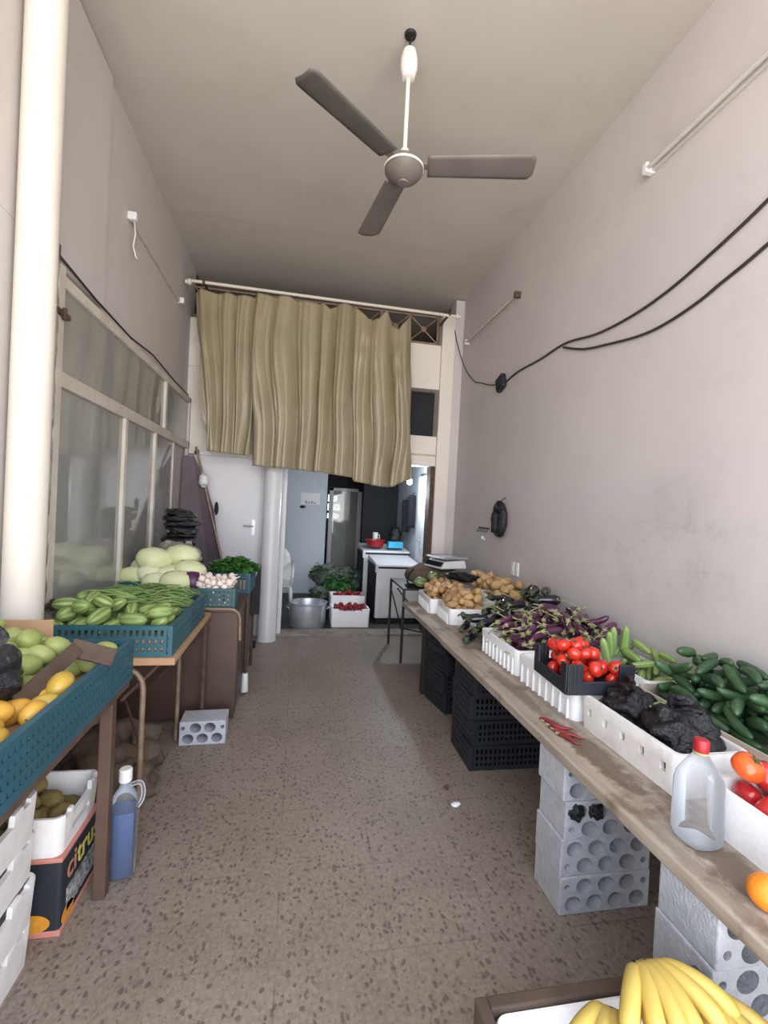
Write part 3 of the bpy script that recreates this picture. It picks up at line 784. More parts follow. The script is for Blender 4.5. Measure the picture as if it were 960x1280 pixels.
# styrofoam boxes
def rrect(w, d, r, n=5):
    P = []
    for (cx,cy,a0) in ((w/2-r,d/2-r,0),(-w/2+r,d/2-r,pi/2),(-w/2+r,-d/2+r,pi),(w/2-r,-d/2+r,3*pi/2)):
        for k in range(n+1):
            a = a0+pi/2*k/n; P.append((cx+r*cos(a), cy+r*sin(a)))
    return P
def foam_mesh(w, d, h_, base=.03, wall=.022, ribs=0, taper=.008, notch=0, holes=0):
    m = MB()
    o1 = rrect(w-taper*2,d-taper*2,.03); o2 = rrect(w,d,.03); i2 = rrect(w-2*wall,d-2*wall,.02); i1 = rrect(w-2*wall-.02,d-2*wall-.02,.02)
    n = len(o1)
    ring = [(o1,.0),(o2,h_-.006),(rrect(w-.006,d-.006,.03),h_),(rrect(w-2*wall+.006,d-2*wall+.006,.022),h_),(i2,h_-.006),(i1,base)]
    vs = [(x,y,z) for P,z in ring for x,y in P]
    fs = []
    for r in range(len(ring)-1):
        for k in range(n):
            fs.append((r*n+k, r*n+(k+1)%n, (r+1)*n+(k+1)%n, (r+1)*n+k))
    fs.append(tuple(range(n-1,-1,-1))); fs.append(tuple((len(ring)-1)*n+k for k in range(n)))
    m.add(vs, fs)
    # drip flutes along the outside: thin upright bosses
    for i in range(ribs):
        y = -d/2+.05+(d-.1)*i/(max(1,ribs-1))
        for s in (-1,1):
            x = s*(w/2-.003)
            m.lathe([(.007,.0),(.007,h_*.55),(.002,h_*.68)], 8, Matrix.Translation((x,y,0)))
    return m
def foam_box(label, loc, rz, w, d, h_, base=.03, ribs=0, mt='foam', holes=0, group='white foam produce boxes', notch=False):
    o = foam_mesh(w,d,h_,base,ribs=ribs).build('foam_box', M[mt], loc=loc, rot=(0,0,rz), smooth=True, sharp=35)
    c = MB(); use = False
    for i in range(holes):
        y = -d/2+.07+(d-.14)*i/(max(1,holes-1))
        c.box(-w/2-.02,-w/2+.045,y-.014,y+.012,h_*.44,h_*.44+.034); use = True
    if notch:
        c.box(-w/2-.03,w/2+.03,-d*.2,d*.2,h_-.03,h_+.02); use = True
    if use: cut(o, c)
    return tag(o, label, 'foam box', group)
# first row along the front of the board (w across, d along the wall)
foam_box('white foam box of onions at the far end of the board', (1.385,4.235,BT), radians(-3), .36,.50,.13, .07, 9)
foam_box('white foam box of onions and potatoes next to the black aubergines', (1.405,3.785,BT), radians(-2), .31,.385,.13, .10, 9)
foam_box('white foam box of potatoes against the grey wall', (1.75,3.66,BT), 0, .335,.56,.235, .17, 0)
foam_box('white foam box of mixed onions and potatoes in the far corner by the wall', (1.755,4.225,BT), 0, .33,.46,.20, .165, 0)
foam_box('white foam box of black aubergines against the grey wall', (1.78,3.17,BT), 0, .28,.36,.17, .13, 0)
foam_box('long white foam box of purple aubergines at the edge of the board', (1.445,2.725,BT), 0, .365,.53,.145, .08, 9)
foam_box('white foam box of purple aubergines against the grey wall', (1.78,2.66,BT), 0, .28,.62,.17, .11, 0)
foam_box('white foam box under the black tray of tomatoes', (1.45,2.175,BT), 0, .37,.545,.145, .10, 8)
foam_box('white foam box holding black plastic bags, small slots in its side', (1.43,1.61,BT), 0, .295,.555,.148, .03, 0, 'foam_dirty', 5)
foam_box('white foam box of large tomatoes nearest the street end of the board', (1.47,.965,BT), radians(-1), .40,.54,.145, .05, 0)
foam_box('small white foam box of pale green marrows by the grey wall', (1.785,2.12,BT), radians(-2), .26,.42,.17, .10, 0)
# carton of cucumbers along the wall
cc = thing('carton', 'pale soiled carton of cucumbers against the grey wall', 'carton', (1.75,1.58,BT))
cw, cd = .335, .64
m = MB().box(-cw/2+.01,cw/2-.01,-cd/2+.01,cd/2-.01,0,.10); m.build('carton_base', M['card_l'], cc)
m = MB().box(-cw/2,-cw/2+.01,-cd/2,cd/2,0,.16); m.build('side_panel', M['card_l'], cc)
m = MB().box(cw/2-.01,cw/2,-cd/2,cd/2,0,.17); m.build('side_panel', M['card_l'], cc)
m = MB().box(-cw/2+.01,cw/2-.01,-cd/2,-cd/2+.01,0,.17); m.build('end_panel', M['card_l'], cc)
m = MB().box(-cw/2+.01,cw/2-.01,cd/2-.01,cd/2,0,.17); m.build('end_panel', M['card_l'], cc)
# black tray of tomatoes with raised corner posts
tt = thing('tomato_tray', 'low black plastic tray of red tomatoes with raised corner posts', 'tray', (1.36,2.0,BT+.147), radians(-4))
m = MB(); w_,d_ = .31,.32
m.box(-w_/2,w_/2,-d_/2,d_/2,0,.012)
for s in (-1,1):
    m.box(s*w_/2-.006,s*w_/2+.006,-d_/2,d_/2,0,.06); m.box(-w_/2,w_/2,s*d_/2-.006,s*d_/2+.006,0,.06)
m.build('tray_body', M['black_pl'], tt, bevel=.003)
for sx in (-1,1):
    for sy in (-1,1):
        q = MB(); x=sx*w_/2; y=sy*d_/2
        q.box(min(x,x-sx*.07),max(x,x-sx*.07),y-.007,y+.007,0,.135); q.box(x-.007,x+.007,min(y,y-sy*.05),max(y,y-sy*.05),0,.135)
        for i in range(3): q.box(x-sx*(.012+.02*i)-.004,x-sx*(.012+.02*i)+.004,y-.010,y+.010,.02,.13)
        q.build('corner_post', M['black_pl'], tt, bevel=.003)

# ------------------------------------------------------------------ stands along the window side
TT = .79
t1 = thing('fruit_stand', 'dark timber and angle iron stand under the mango crate', 'stand', (0,0,0))
m = MB(); m.box(-1.24,-.66,.7,2.12,TT-.03,TT); m.build('stand_top', M['brown_wood'], t1, bevel=.004)
m = MB(); m.box(-.705,-.66,1.94,1.985,0,TT-.03); m.build('leg', M['brown_wood'], t1, bevel=.004)
m = MB(); m.box(-1.22,-1.18,1.94,1.98,0,TT-.03); m.build('leg', M['brown_wood'], t1, bevel=.004)
m = MB(); m.box(-.705,-.66,.75,.79,0,TT-.03); m.build('leg', M['brown_wood'], t1, bevel=.004)
m = MB(); m.box(-1.22,-1.18,.75,.79,0,TT-.03); m.build('leg', M['brown_wood'], t1, bevel=.004)
m = MB(); m.tube([(-1.19,1.97,.45),(-.69,1.97,.70)], .008, 6); m.tube([(-1.2,1.95,.12),(-1.2,.78,.12)], .008, 6); m.build('brace', M['rust'], t1)
t2 = thing('tube_table', 'bent tube table with pale plank top under the squash crates', 'table', (0,0,0))
m = MB(); m.box(-1.2,-.545,2.385,2.42,TT-.035,TT); m.box(-1.2,-.545,2.42,3.35,TT-.03,TT); m.build('table_top', M['card'], t2, bevel=.004)
for y in (2.45,3.18):
    P = [(-.70,y,0),(-.70,y,.62)]+[(-.70-.11*(1-cos(a)),y,.62+.11*sin(a)) for a in (pi/8,pi/4,3*pi/8,pi/2)]+[(-1.1,y,.745)]
    m = MB().tube(P, .0135, 10); m.build('leg_frame', M['tube'], t2, smooth=True, sharp=50)
for x in (-1.18,-.57):
    m = MB().box(x-.01,x+.01,3.31,3.33,0,TT-.03); m.build('leg', M['rust'], t2)
m = MB(); m.tube([(-.80,2.46,.56),(-.63,2.46,.74)], .008, 6); m.tube([(-.70,2.47,.30),(-1.15,3.18,.70)], .007, 6); m.tube([(-.58,3.32,.65),(-1.1,3.32,.10)], .007, 6); m.build('brace', M['rust'], t2)
t3 = thing('cabinet_table', 'maroon sheet metal table with rounded tube edge under the garlic basket', 'table', (0,0,0))
m = MB(); m.box(-1.2,-.365,3.40,4.62,TT-.012,TT); m.build('table_top', M['brown_paint'], t3, bevel=.004)
m = MB(); m.box(-1.18,-.375,3.425,3.44,.02,TT-.012); m.build('front_panel', M['brown_paint'], t3)
m = MB(); m.add([(-.372,3.44,.06),(-.372,4.55,.22),(-.372,4.6,TT-.012),(-.372,3.44,TT-.012),(-.385,3.44,.06),(-.385,4.55,.22),(-.385,4.6,TT-.012),(-.385,3.44,TT-.012)], [(0,1,2,3),(7,6,5,4),(0,4,5,1),(1,5,6,2),(2,6,7,3),(3,7,4,0)]); m.build('side_panel', M['brown_paint'], t3)
P = [(-.70,3.41,TT+.008),(-.43,3.41,TT+.008)]+[(-.43+.07*sin(a),3.41,TT-.062+.07*cos(a)) for a in (pi/8,pi/4,3*pi/8,pi/2)]+[(-.355,3.41,.58)]
m = MB().tube(P, .011, 8); m.build('tube_edge', M['tube'], t3, smooth=True, sharp=50)
for (x,y) in ((-.37,4.58),(-1.17,4.58)):
    m = MB().tube([(x,y,.0),(x,y,TT-.02)], .014, 8); lg = m.build('leg', M['rust'], t3, smooth=True, sharp=50)
m = MB().lathe([(.028,0),(.03,.005),(.024,.14),(.02,.15)], 12); 
wc = m.build('foot_sleeve', M['white_pl'], t3, smooth=True, sharp=40, loc=(-.352,3.90,.02)); wc['label']='white plastic foot sleeve'
m = MB().tube([(-.352,3.90,.0),(-.362,3.90,TT-.02)], .012, 8); m.build('leg', M['rust'], t3, smooth=True)
# dark triangular flap standing past the table
m = MB(); m.add([(-.37,4.30,TT),(-.33,4.72,TT+.02),(-.33,4.74,.45),(-.37,4.30,.55),(-.36,4.30,TT),(-.32,4.72,TT+.16),(-.32,4.74,.45),(-.36,4.30,.55)], [(0,3,2,1),(4,5,6,7),(0,1,5,4),(1,2,6,5),(2,3,7,6),(3,0,4,7)])
m.build('torn_edge_cover', M['cloth_d'], t3)

# crates on the stands
crate_obj('plastic_crate','long petrol blue lattice crate of green and yellow mangoes',(-.955,1.60,TT),0,.60,1.08,.165,M['blue'],(.10,M['card']),cols=22,bands=(0,.25,.5,.75))
crate_obj('plastic_crate','petrol blue lattice crate of striped squash on the tube table',(-.865,2.605,TT),0,.60,.40,.15,M['blue'],(.10,M['card']),cols=20,bands=(0,.3,.62))
crate_obj('plastic_crate','petrol blue lattice crate of string beans behind the striped squash',(-.865,3.015,TT),0,.60,.40,.15,M['blue'],(.11,M['card']),cols=20,bands=(0,.3,.62))
crate_obj('basket','dark green lattice basket of garlic bulbs on the maroon table',(-.555,3.56,TT),radians(1),.30,.25,.145,M['blue2'],(.035,M['card_l']),cols=9,bands=(0,.28,.55,.8),cat='basket')
crate_obj('plastic_crate','small blue crate of leafy herbs at the end of the maroon table',(-.50,4.22,TT),radians(-2),.30,.36,.165,M['blue'],(.11,M['card']),cols=9,bands=(0,.85))
crate_obj('plastic_crate','dark blue crate of cabbages against the window',(-1.10,3.84,TT),0,.30,.40,.15,M['blue'],(.10,M['card']),cols=10,bands=(0,.3,.62))
foam_box('white foam box of cabbages between the blue crate and garlic basket', (-.83,3.62,TT), 0, .22,.34,.13, .09, 0, 'foam_dirty')

# ------------------------------------------------------------------ produce: one of each kind, then copies laid into heaps
PROTO = bpy.data.collections.new('prototypes')      # unlinked: sources for the copies only
def heap(n, rects, r, L=0, ang=(0,pi), tries=10, cap=None, seed=1, k=.93, srange=(.88,1.12), wt=None, pre=None, surf=None):
    """rects: (x0,x1,y0,y1,base). Drops n capsules (radius r, half spine L), lowest of `tries` places first."""
    R = random.Random(seed); S = list(pre or []); out = []
    areas = [(q[1]-q[0])*(q[3]-q[2]) for q in rects]
    def base(x, y):
        z = -1
        for q in rects:
            if q[0]-.001 <= x <= q[1]+.001 and q[2]-.001 <= y <= q[3]+.001: z = max(z, q[4])
        return z
    nt_ = 3 if L > .02 else 1
    if L > .05: nt_ = 5
    for i in range(n):
        best = None
        for t in range(tries):
            q = R.choices(rects, areas)[0]
            s = R.uniform(*srange); rr = r*s; LL = L*s
            a = R.gauss(ang[0], ang[1]) if L else R.uniform(0, 2*pi)
            x = R.uniform(q[0]+rr*.8, q[1]-rr*.8); y = R.uniform(q[2]+rr*.8, q[3]-rr*.8)
            sp = [((-1+2*j/(nt_-1))*LL if nt_ > 1 else 0) for j in range(nt_)]
            pts = [(x+o*cos(a), y+o*sin(a)) for o in sp]
            mg_ = rr*.75 if L else 0
            bs = [min(base(p[0]-mg_,p[1]),base(p[0]+mg_,p[1]),base(p[0],p[1]-mg_),base(p[0],p[1]+mg_)) if mg_ else base(*p) for p in pts]
            bs = [max(b0_, base(*p)) if b0_ >= 0 else b0_ for b0_, p in zip(bs, pts)]
            if min(bs) < 0: continue
            z = max(bs)+rr*.95
            if surf: z = max(z, max(surf(*p) for p in pts)+rr*.9)
            for (px, py) in pts:
                for (sx, sy, sz, sr) in S:
                    dd = ((rr+sr)*k)**2-(px-sx)**2-(py-sy)**2
                    if dd > 0: z = max(z, sz+sqrt(dd))
            if cap and z+rr > cap(x, y): continue
            c = z + (wt(x,y) if wt else 0)
            if best is None or c < best[0]: best = (c, x, y, z, a, s, pts, rr)
        if best:
            c, x, y, z, a, s, pts, rr = best
            S += [(px, py, z, rr) for px, py in pts]
            out.append((x, y, z, a, s))
    return out
def lay(protos, places, label, cat, group, tilt=.12, spin=True, seed=3, upright=False):
    R = random.Random(seed); res = []
    for (x, y, z, a, s) in places:
        p = R.choice(protos)
        if upright: rot = Euler((R.gauss(0,tilt), R.gauss(0,tilt), a))
        elif spin is True: rot = Euler((R.uniform(0,2*pi), R.gauss(0,tilt), a), 'XYZ')
        else: rot = Euler((R.gauss(0,1.2), R.gauss(0,1.2), a))
        o = dup(p, (x,y,z), rot, s, label, group); o['category'] = cat
        res.append(o)
    return res
def proto(o):
    """take a finished thing out of the scene and keep it as a source for copies"""
    reg(o)
    def rec(q):
        COL.objects.unlink(q)
        PROTO.objects.link(q)
        for ch in q.children: rec(ch)
    rec(o); return o
def simple(name, mb, m, **k): 
    return proto(mb.build(name, m, smooth=True, **k))

# --- shapes, long axis along x
def capsule(L, r, bend=0, taper=lambda t:1, n=12, m=14, bumps=0, seed=0, cap=1.0):
    """curved tapering fruit: L half length incl. ends"""
    P = []; rs = []
    for i in range(m+1):
        t = i/m; u = -1+2*t
        e = sqrt(max(0, 1-abs(u)**(3.2*cap)))
        P.append((u*L, 0, bend*(1-u*u)-bend*.5)); rs.append(max(.0008, r*e*taper(t)))
    b = MB().tube(P, rs, n)
    if bumps:
        b.v = [(x+0, y*(1+bumps*noise.noise(Vector((x*60,y*60,z*60+seed)))), z*(1+bumps*noise.noise(Vector((x*60,y*60+7,z*60+seed))))) for x,y,z in b.v]
    return b
# tomatoes
def tomato(name, r, m, seed):
    def fn(q, a, rr, z):
        lob = 1+.045*cos(5*a+seed)*rr; d = .82
        zz = z*d - .18*exp(-(rr/.28)**2)*(1 if z > 0 else .3*-1*-1)
        return (q[0]*r*lob, q[1]*r*lob*.97, zz*r)
    prof = [(max(1e-7, sin(pi*i/14)), -cos(pi*i/14)) for i in range(15)]
    o = MB().lathe(prof, 22, None, fn).build(name, m, smooth=True)
    c = MB()
    for k in range(5):
        a = 2*pi*k/5
        P = [(r*.05*cos(a),r*.05*sin(a),r*.68),(r*.25*cos(a),r*.25*sin(a),r*.74),(r*.45*cos(a+.15),r*.45*sin(a+.15),r*.78)]
        c.tube(P, [r*.07,r*.07,r*.01], 5)
    c.tube([(0,0,r*.62),(r*.05,0,r*.9)], r*.05, 6)
    c.build('calyx', M['calyx'], o)
    return proto(o)
tom = [tomato('tomato', .037, M['tomato'], s) for s in (0,1)]
tomb = [tomato('tomato', .046, M['tomato_d'], s) for s in (2,3)]
tomo = tomato('tomato', .045, M['tomato_o'], 5)
# onions and potatoes
def onion(s):
    pr = [(0,-.034),(.006,-.036),(.012,-.032),(.026,-.02),(.034,0),(.032,.012),(.024,.023),(.012,.031),(.006,.038),(.004,.05),(.0025,.054)]
    b = MB().lathe(pr, 18, None, lambda q,a,r,z: (q[0]*(1+.03*sin(3*a+s)), q[1]*(1+.03*cos(2*a+s)), z))
    return simple('onion', b, M['onion'])
onions = [onion(0), onion(1.4)]
pots = [simple('potato', MB().ell(.052+.006*s,.036,.034,18,12,None,.28,1.3,s), M['potato']) for s in range(4)]
pots_s = [simple('potato', MB().ell(.045+.004*s,.033,.031,18,12,None,.26,1.4,s+20), M['potato']) for s in range(3)]
tubers = [simple('potato', MB().ell(.042+.006*s,.034,.032,16,10,None,.3,1.4,s+8), M['tuber']) for s in range(3)]
# aubergines
def aub(name, L, r, m, bend, stem, seed, cm='stem'):
    b = capsule(L, r, bend, lambda t: (.62+.5*t) if t<.8 else 1.02, 14, 16, cap=1.0)
    o = b.build(name, m, smooth=True)
    c = MB(); x0 = -L
    c.tube([(x0-.004,0,-bend*.5),(x0+.012,0,-bend*.4)], [r*.35, r*.66], 10)
    for k in range(5):
        a = 2*pi*k/5
        c.tube([(x0+.008,r*.5*cos(a),r*.5*sin(a)-bend*.4),(x0+.03,r*.74*cos(a),r*.74*sin(a)-bend*.2)], [r*.28,.001], 5)
    c.tube([(x0-.002,0,-bend*.5),(x0-stem*.5,0,-bend*.5+.003),(x0-stem,stem*.25,-bend*.5+.012)], [r*.22,r*.17,r*.2], 7)
    c.build('stem', M[cm], o, smooth=True)
    return proto(o)
augd = [aub('aubergine', .085, .037, M['egg_d'], .012*s, .03, s, 'calyx') for s in (0,1,2)]
augp = [aub('aubergine', .066+.006*s, .0215, M['egg_p'], .014*s-.008, .045, s) for s in (0,1,2)]
# cucumbers, marrows, squash
cuk = [simple('cucumber', capsule(.074+.008*s, .021, .014*s-.008, lambda t: .92+.1*sin(pi*t), 12, 18, .06, s), M['cuke']) for s in range(3)]
zuk = [simple('marrow', capsule(.066+.005*s, .021, .008*s, lambda t: .78+.3*t, 12, 12), M['zuke']) for s in range(2)]
sqs = [simple('squash', capsule(.056+.008*s, .034-.002*s, .005*s, lambda t: .8+.28*sin(pi*t), 16, 14), M['squash']) for s in range(3)]
# mangoes
def mango(m, s):
    def fn(q, a, r, z): return (q[2]*.052*(1+.04*s), q[0]*.040*(1+.16*z) , q[1]*.036 + .008*z*z)
    prof = [(max(1e-7, sin(pi*i/12)), -cos(pi*i/12)) for i in range(13)]
    o = MB().lathe(prof, 18, None, lambda q,a,r,z: (z*.050*(1+.05*s), q[0]*.039*(1-.14*z), q[1]*.036+.006*z)).build('mango', m, smooth=True)
    st = MB().tube([(-.049,0,-.005),(-.054,0,-.005)], [.004,.003], 6); st.build('stem', M['tip'], o, smooth=True)
    return proto(o)
mgs = [mango(M['mango'], s) for s in range(3)]; mgy = [mango(M['mango_y'], s) for s in range(3)]
# cabbages
def cabb(m, a, b_, c_, s):
    def fn(q, an, r, z):
        d = 1+.03*noise.noise(Vector((q[0]*2+s,q[1]*2,z*2)))
        w = 1+.02*max(0,sin(an*5+3*z+s))**6
        return (q[0]*a*d*w, q[1]*b_*d*w, z*c_*d)
    prof = [(max(1e-7, sin(pi*i/16)), -cos(pi*i/16)) for i in range(17)]
    o = MB().lathe(prof, 30, None, fn).build('cabbage', m, smooth=True)
    lf = MB()
    for k in range(3):
        a0 = 2*pi*k/3+s
        def g(u, v, a0=a0):
            an = a0+(u-.5)*2.2; ph = -.9+v*1.75
            e = 1.02+.03*v+.012*noise.noise(Vector((u*5,v*5,k+s)))+.03*max(0,v-.8)*2
            vein = .012*exp(-((u-.5)/.05)**2)
            return ((e+vein)*a*cos(an)*cos(ph), (e+vein)*b_*sin(an)*cos(ph), (e+vein)*c_*sin(ph))
        lf.grid(g, 10, 10)
    lf.build('outer_leaf', m, o, smooth=True)
    return proto(o)
cbs = [cabb(M['cabbage'], .118,.10,.082, s) for s in range(3)]; cbr = cabb(M['cabbage_r'], .09,.085,.075, 4)
# garlic
def garlic(s):
    pr = [(0,-.022),(.010,-.023),(.021,-.014),(.026,-.002),(.022,.010),(.012,.019),(.006,.028),(.0045,.042),(.004,.056)]
    b = MB().lathe(pr, 20, None, lambda q,a,r,z: (q[0]*(1+.09*cos(6*a+s))+max(0,z-.02)*.3, q[1]*(1+.09*cos(6*a+s)), z))
    return simple('garlic_bulb', b, M['garlic'])
gls = [garlic(s) for s in (0,1)]
bns = [simple('green_bean', MB().tube([(-.085+.17*i/8, .012*s*sin(pi*i/8), .012*sin(pi*i/8)) for i in range(9)], [.0012,.0036,.0042,.0044,.0044,.0044,.0042,.0034,.001], 6), M['bean']) for s in (-1,0,1,2)]
oran = simple('orange', MB().ell(.042,.042,.040,20,14,None,.02,2), M['orange'])

# ---- long board
def lim(z): return lambda x, y: z
pl_ = heap(92, [(1.23,1.54,4.01,4.46,BT+.07),(1.61,1.90,4.02,4.44,BT+.165)], .034, tries=12, cap=lambda x,y: .885+.13*max(0,min(1,(x-1.3)/.4)), seed=2, surf=lambda x,y: BT+.07+.15*max(0,min(1,(x-1.40)/.2)))
lay(onions, pl_, 'brown onion heaped in the far foam boxes before the weighing scale', 'onion', 'onions in the far foam boxes', .5, False, 5)
pl_ = heap(52, [(1.262,1.548,3.605,3.965,BT+.10)], .032, .014, ang=(.4,.7), tries=16, cap=lambda x,y:.85+.13*(x-1.25)/.3, seed=4)
lay(pots_s, pl_, 'brown potato in the front foam box next to the black aubergines', 'potato', 'potatoes in the front foam box', .25, True, 6)
pl_ = heap(66, [(1.595,1.91,3.395,3.93,BT+.17)], .036, .030, ang=(.6,.7), tries=18, cap=lambda x,y: 1.03 - .12*max(0,(3.6-y)/.2)-.2*max(0,1.72-x), seed=5)
lay(pots, pl_, 'long tan potato heaped against the grey wall', 'potato', 'potatoes against the grey wall', .25, True, 7)
# two striped melons and a folded black bag over the onions
for i,(x,y,z,a,lab) in enumerate(((1.235,4.47,.845,.4,'pale green striped melon at the far front corner of the onions'),(1.36,4.49,.90,1.0,'darker green striped melon lying on the onions before the scale'))):
    o = MB().ell(.075,.052,.05,20,14).build('striped_melon', M['melon'], smooth=True, loc=(x,y,z), rot=(0,.1,a))
    s_ = MB().tube([(-.073,0,0),(-.085,.004,.004)], [.006,.004], 6); s_.build('stem', M['stem'], o, smooth=True)
    tag(o, lab, 'melon')
m = MB().ell(.16,.15,.045,26,14,None,.55,2.2,3)
tag(m.build('plastic_bag', M['black_bag'], smooth=True, loc=(1.56,4.20,.945), rot=(0,.1,.7)), 'crumpled black plastic bag lying on top of the onions', 'plastic bag')
# black aubergines: some on the bare board, more behind
pl_ = heap(52, [(1.18,1.63,3.03,3.42,BT),(1.66,1.90,3.02,3.32,BT+.13)], .038, .05, ang=(.5,.5), tries=12, cap=lambda x,y: .74+.32*max(0,min(1,(x-1.2)/.5)), seed=8, surf=lambda x,y: BT+.13*max(0,min(1,(x-1.45)/.2)))
lay(augd, pl_, 'glossy black aubergine between the potato box and the purple aubergines', 'aubergine', 'black aubergines on the board', .15, True, 8)
pl_ = heap(140, [(1.29,1.60,2.49,2.96,BT+.08),(1.60,1.905,2.36,2.96,BT+.12)], .0225, .046, ang=(.7,.7), tries=12, cap=lambda x,y: .85+.13*max(0,min(1,(x-1.3)/.35))-.12*max(0,(2.5-y)/.2), seed=9)
lay(augp, pl_, 'slim purple aubergine with pale stem heaped beside the grey wall', 'aubergine', 'purple aubergines in two foam boxes', .2, True, 9)
# loose leafy stalks lying on the aubergines
R_ = random.Random(12)
for i in range(16):
    if i < 9: x,y,z = R_.uniform(1.34,1.62), R_.uniform(2.86,3.10), .87+.08*R_.random()
    else: x,y,z = R_.uniform(1.35,1.85), R_.uniform(2.45,3.3), .93+.07*R_.random()
    m = MB(); a = R_.uniform(0,6.3); L = R_.uniform(.04,.09)
    m.tube([(-L*cos(a),-L*sin(a),-.01),(0,0,.006),(L*cos(a),L*sin(a),.0)], [.003,.0035,.002], 6)
    o = m.build('leafy_stalk', M['stem'], loc=(x,y,z), smooth=True)
    q = MB()
    for k in range(5):
        b = a+R_.uniform(-1.2,1.2); l2 = R_.uniform(.02,.04)
        c_ = Vector((L*cos(a)*k/6, L*sin(a)*k/6, .005)); d = Vector((cos(b),sin(b),.35)); n_ = Vector((-sin(b),cos(b),0))
        q.add([c_, c_+d*l2*.5+n_*.007, c_+d*l2, c_+d*l2*.5-n_*.007], [(0,1,2,3)])
    q.build('leaves', M['stem'], o)
    tag(o, 'pale green cut stalk lying on the heap of aubergines', 'stalk', 'cut stalks on the aubergines')
# tomatoes in the tray
pl_ = heap(34, [(1.225,1.495,1.865,2.135,BT+.16)], .036, tries=20, cap=lambda x,y: 1.0 if (x-1.34)**2+(y-2.05)**2<.010 else .925, seed=11, k=.95)
lay(tom, pl_, 'ripe red tomato piled in the black tray with corner posts', 'tomato', 'tomatoes in the black tray', .5, False, 11)
# pale marrows
pl_ = heap(26, [(1.67,1.90,1.94,2.31,BT+.10)], .022, .045, ang=(.9,.5), tries=12, cap=lambda x,y: .86+.08*max(0,(x-1.68)/.2), seed=13)
lay(zuk, pl_, 'pale green marrow in the small foam box by the wall', 'marrow', 'pale marrows by the wall', .2, True, 13)
for i,(x,y,z) in enumerate(((1.60,2.16,.885),(1.655,2.20,.90),(1.71,2.25,.915),(1.76,2.22,.92))):
    o = dup(zuk[i%2], (x,y,z), (0.3*i, 1.15+.1*i, .4+.3*i), 1.15, 'pale green marrow standing up behind the tray of tomatoes', 'marrows standing behind the tomatoes'); o['category'] = 'marrow'
# cucumbers
pl_ = heap(185, [(1.595,1.91,1.27,1.895,BT+.10)], .0215, .052, ang=(.9,.75), tries=9, cap=lambda x,y: .86+.14*max(0,min(1,(x-1.6)/.16)), seed=14)
lay(cuk, pl_, 'dark green cucumber heaped in the carton along the grey wall', 'cucumber', 'cucumbers in the carton', .2, True, 14)
# black bags in the foam box
for i,(x,y,z,a,b_,c_,s,lab) in enumerate(((1.435,1.755,.775,.105,.10,.07,1,'black plastic bag slumped in the foam box behind the tomato tray, farther one'),(1.445,1.50,.785,.12,.125,.085,5,'shiny bulging black plastic bag in the foam box behind the clear bottle'))):
    m = MB().ell(a,b_,c_,34,20,None,.42,2.6,s)
    o = m.build('plastic_bag', M['black_bag'], smooth=True, loc=(x,y,z)); tag(o, lab, 'plastic bag', 'black bags in the foam box')
    if i == 0: MB().box(-.131,-.127,-.39,.09,-.085,.0).build('slot_backing', M['black_bag'], o)  # added dark sheet behind the slots, imitating the shaded inside of the box
    def ear(u, v, a=a): return ((u-.5)*.10, -.02*sin(u*6), v*.10*(1-.3*u))
    q = MB(); q.grid(lambda u,v: ((u-.5)*.09+.02*sin(v*5), .03*sin(v*3)+.012*sin(u*9), .04+v*.09), 10, 8)
    q.build('bag_handle', M['black_bag'], o, smooth=True, solid=.002, loc=(-.01,.04,.015), rot=(.5,-.4,.6+i))
# large tomatoes near the street
pl_ = heap(40, [(1.30,1.64,.74,1.21,BT+.075)], .046, tries=16, cap=lim(.87), seed=15, k=.95)
tl2 = lay(tomb, pl_, 'large deep red tomato in the foam box beside the clear bottle', 'tomato', 'large tomatoes in the end foam box', .5, False, 15)
o = dup(tomo, (1.345,1.15,.855), (.5,.3,0), 1, 'orange-red tomato on top of the deep red ones beside the bottle', None); o['category']='tomato'
o = dup(oran, (1.165,.93,BT+.041), (0,0,0), 1, 'single orange lying on the edge of the weathered board'); o['category']='orange'
# clear bottle with red cap
bt = thing('plastic_bottle', 'empty clear plastic bottle with red cap standing on the board', 'bottle', (1.195,1.165,BT))
pr = [(.0,.004),(.045,.0),(.054,.006),(.056,.02),(.056,.165),(.052,.19),(.038,.222),(.022,.250),(.017,.262),(.017,.272)]
def sq(q,a,r,z):
    k = (1/max(abs(cos(a)),abs(sin(a)))**.45) if z < .19 else 1+.15*max(0,(.25-z)/.06)
    return (q[0]*k,q[1]*k,z)
MB().lathe(pr, 32, None, sq).build('bottle_body', M['pet'], bt, smooth=True, sharp=50)
MB().lathe([(.0195,.262),(.0205,.266),(.0205,.292),(.018,.297),(0,.298)], 24).build('cap', M['red_pl'], bt, smooth=True, sharp=40)
MB().lathe([(.019,.254),(.021,.256),(.021,.261),(.019,.262)], 20).build('neck_ring', M['stem'], bt, smooth=True)
gp = MB().ell(.038,.03,.028,16,10,None,.3,1.6,4).build('green_pepper', M['zuke'], smooth=True, loc=(1.50,1.66,.80)); tag(gp, 'small green pepper between the two black bags in the foam box', 'pepper')
q = MB().tube([(-.036,0,.005),(-.05,.004,.012)], [.005,.004], 6).build('stem', M['stem'], gp)
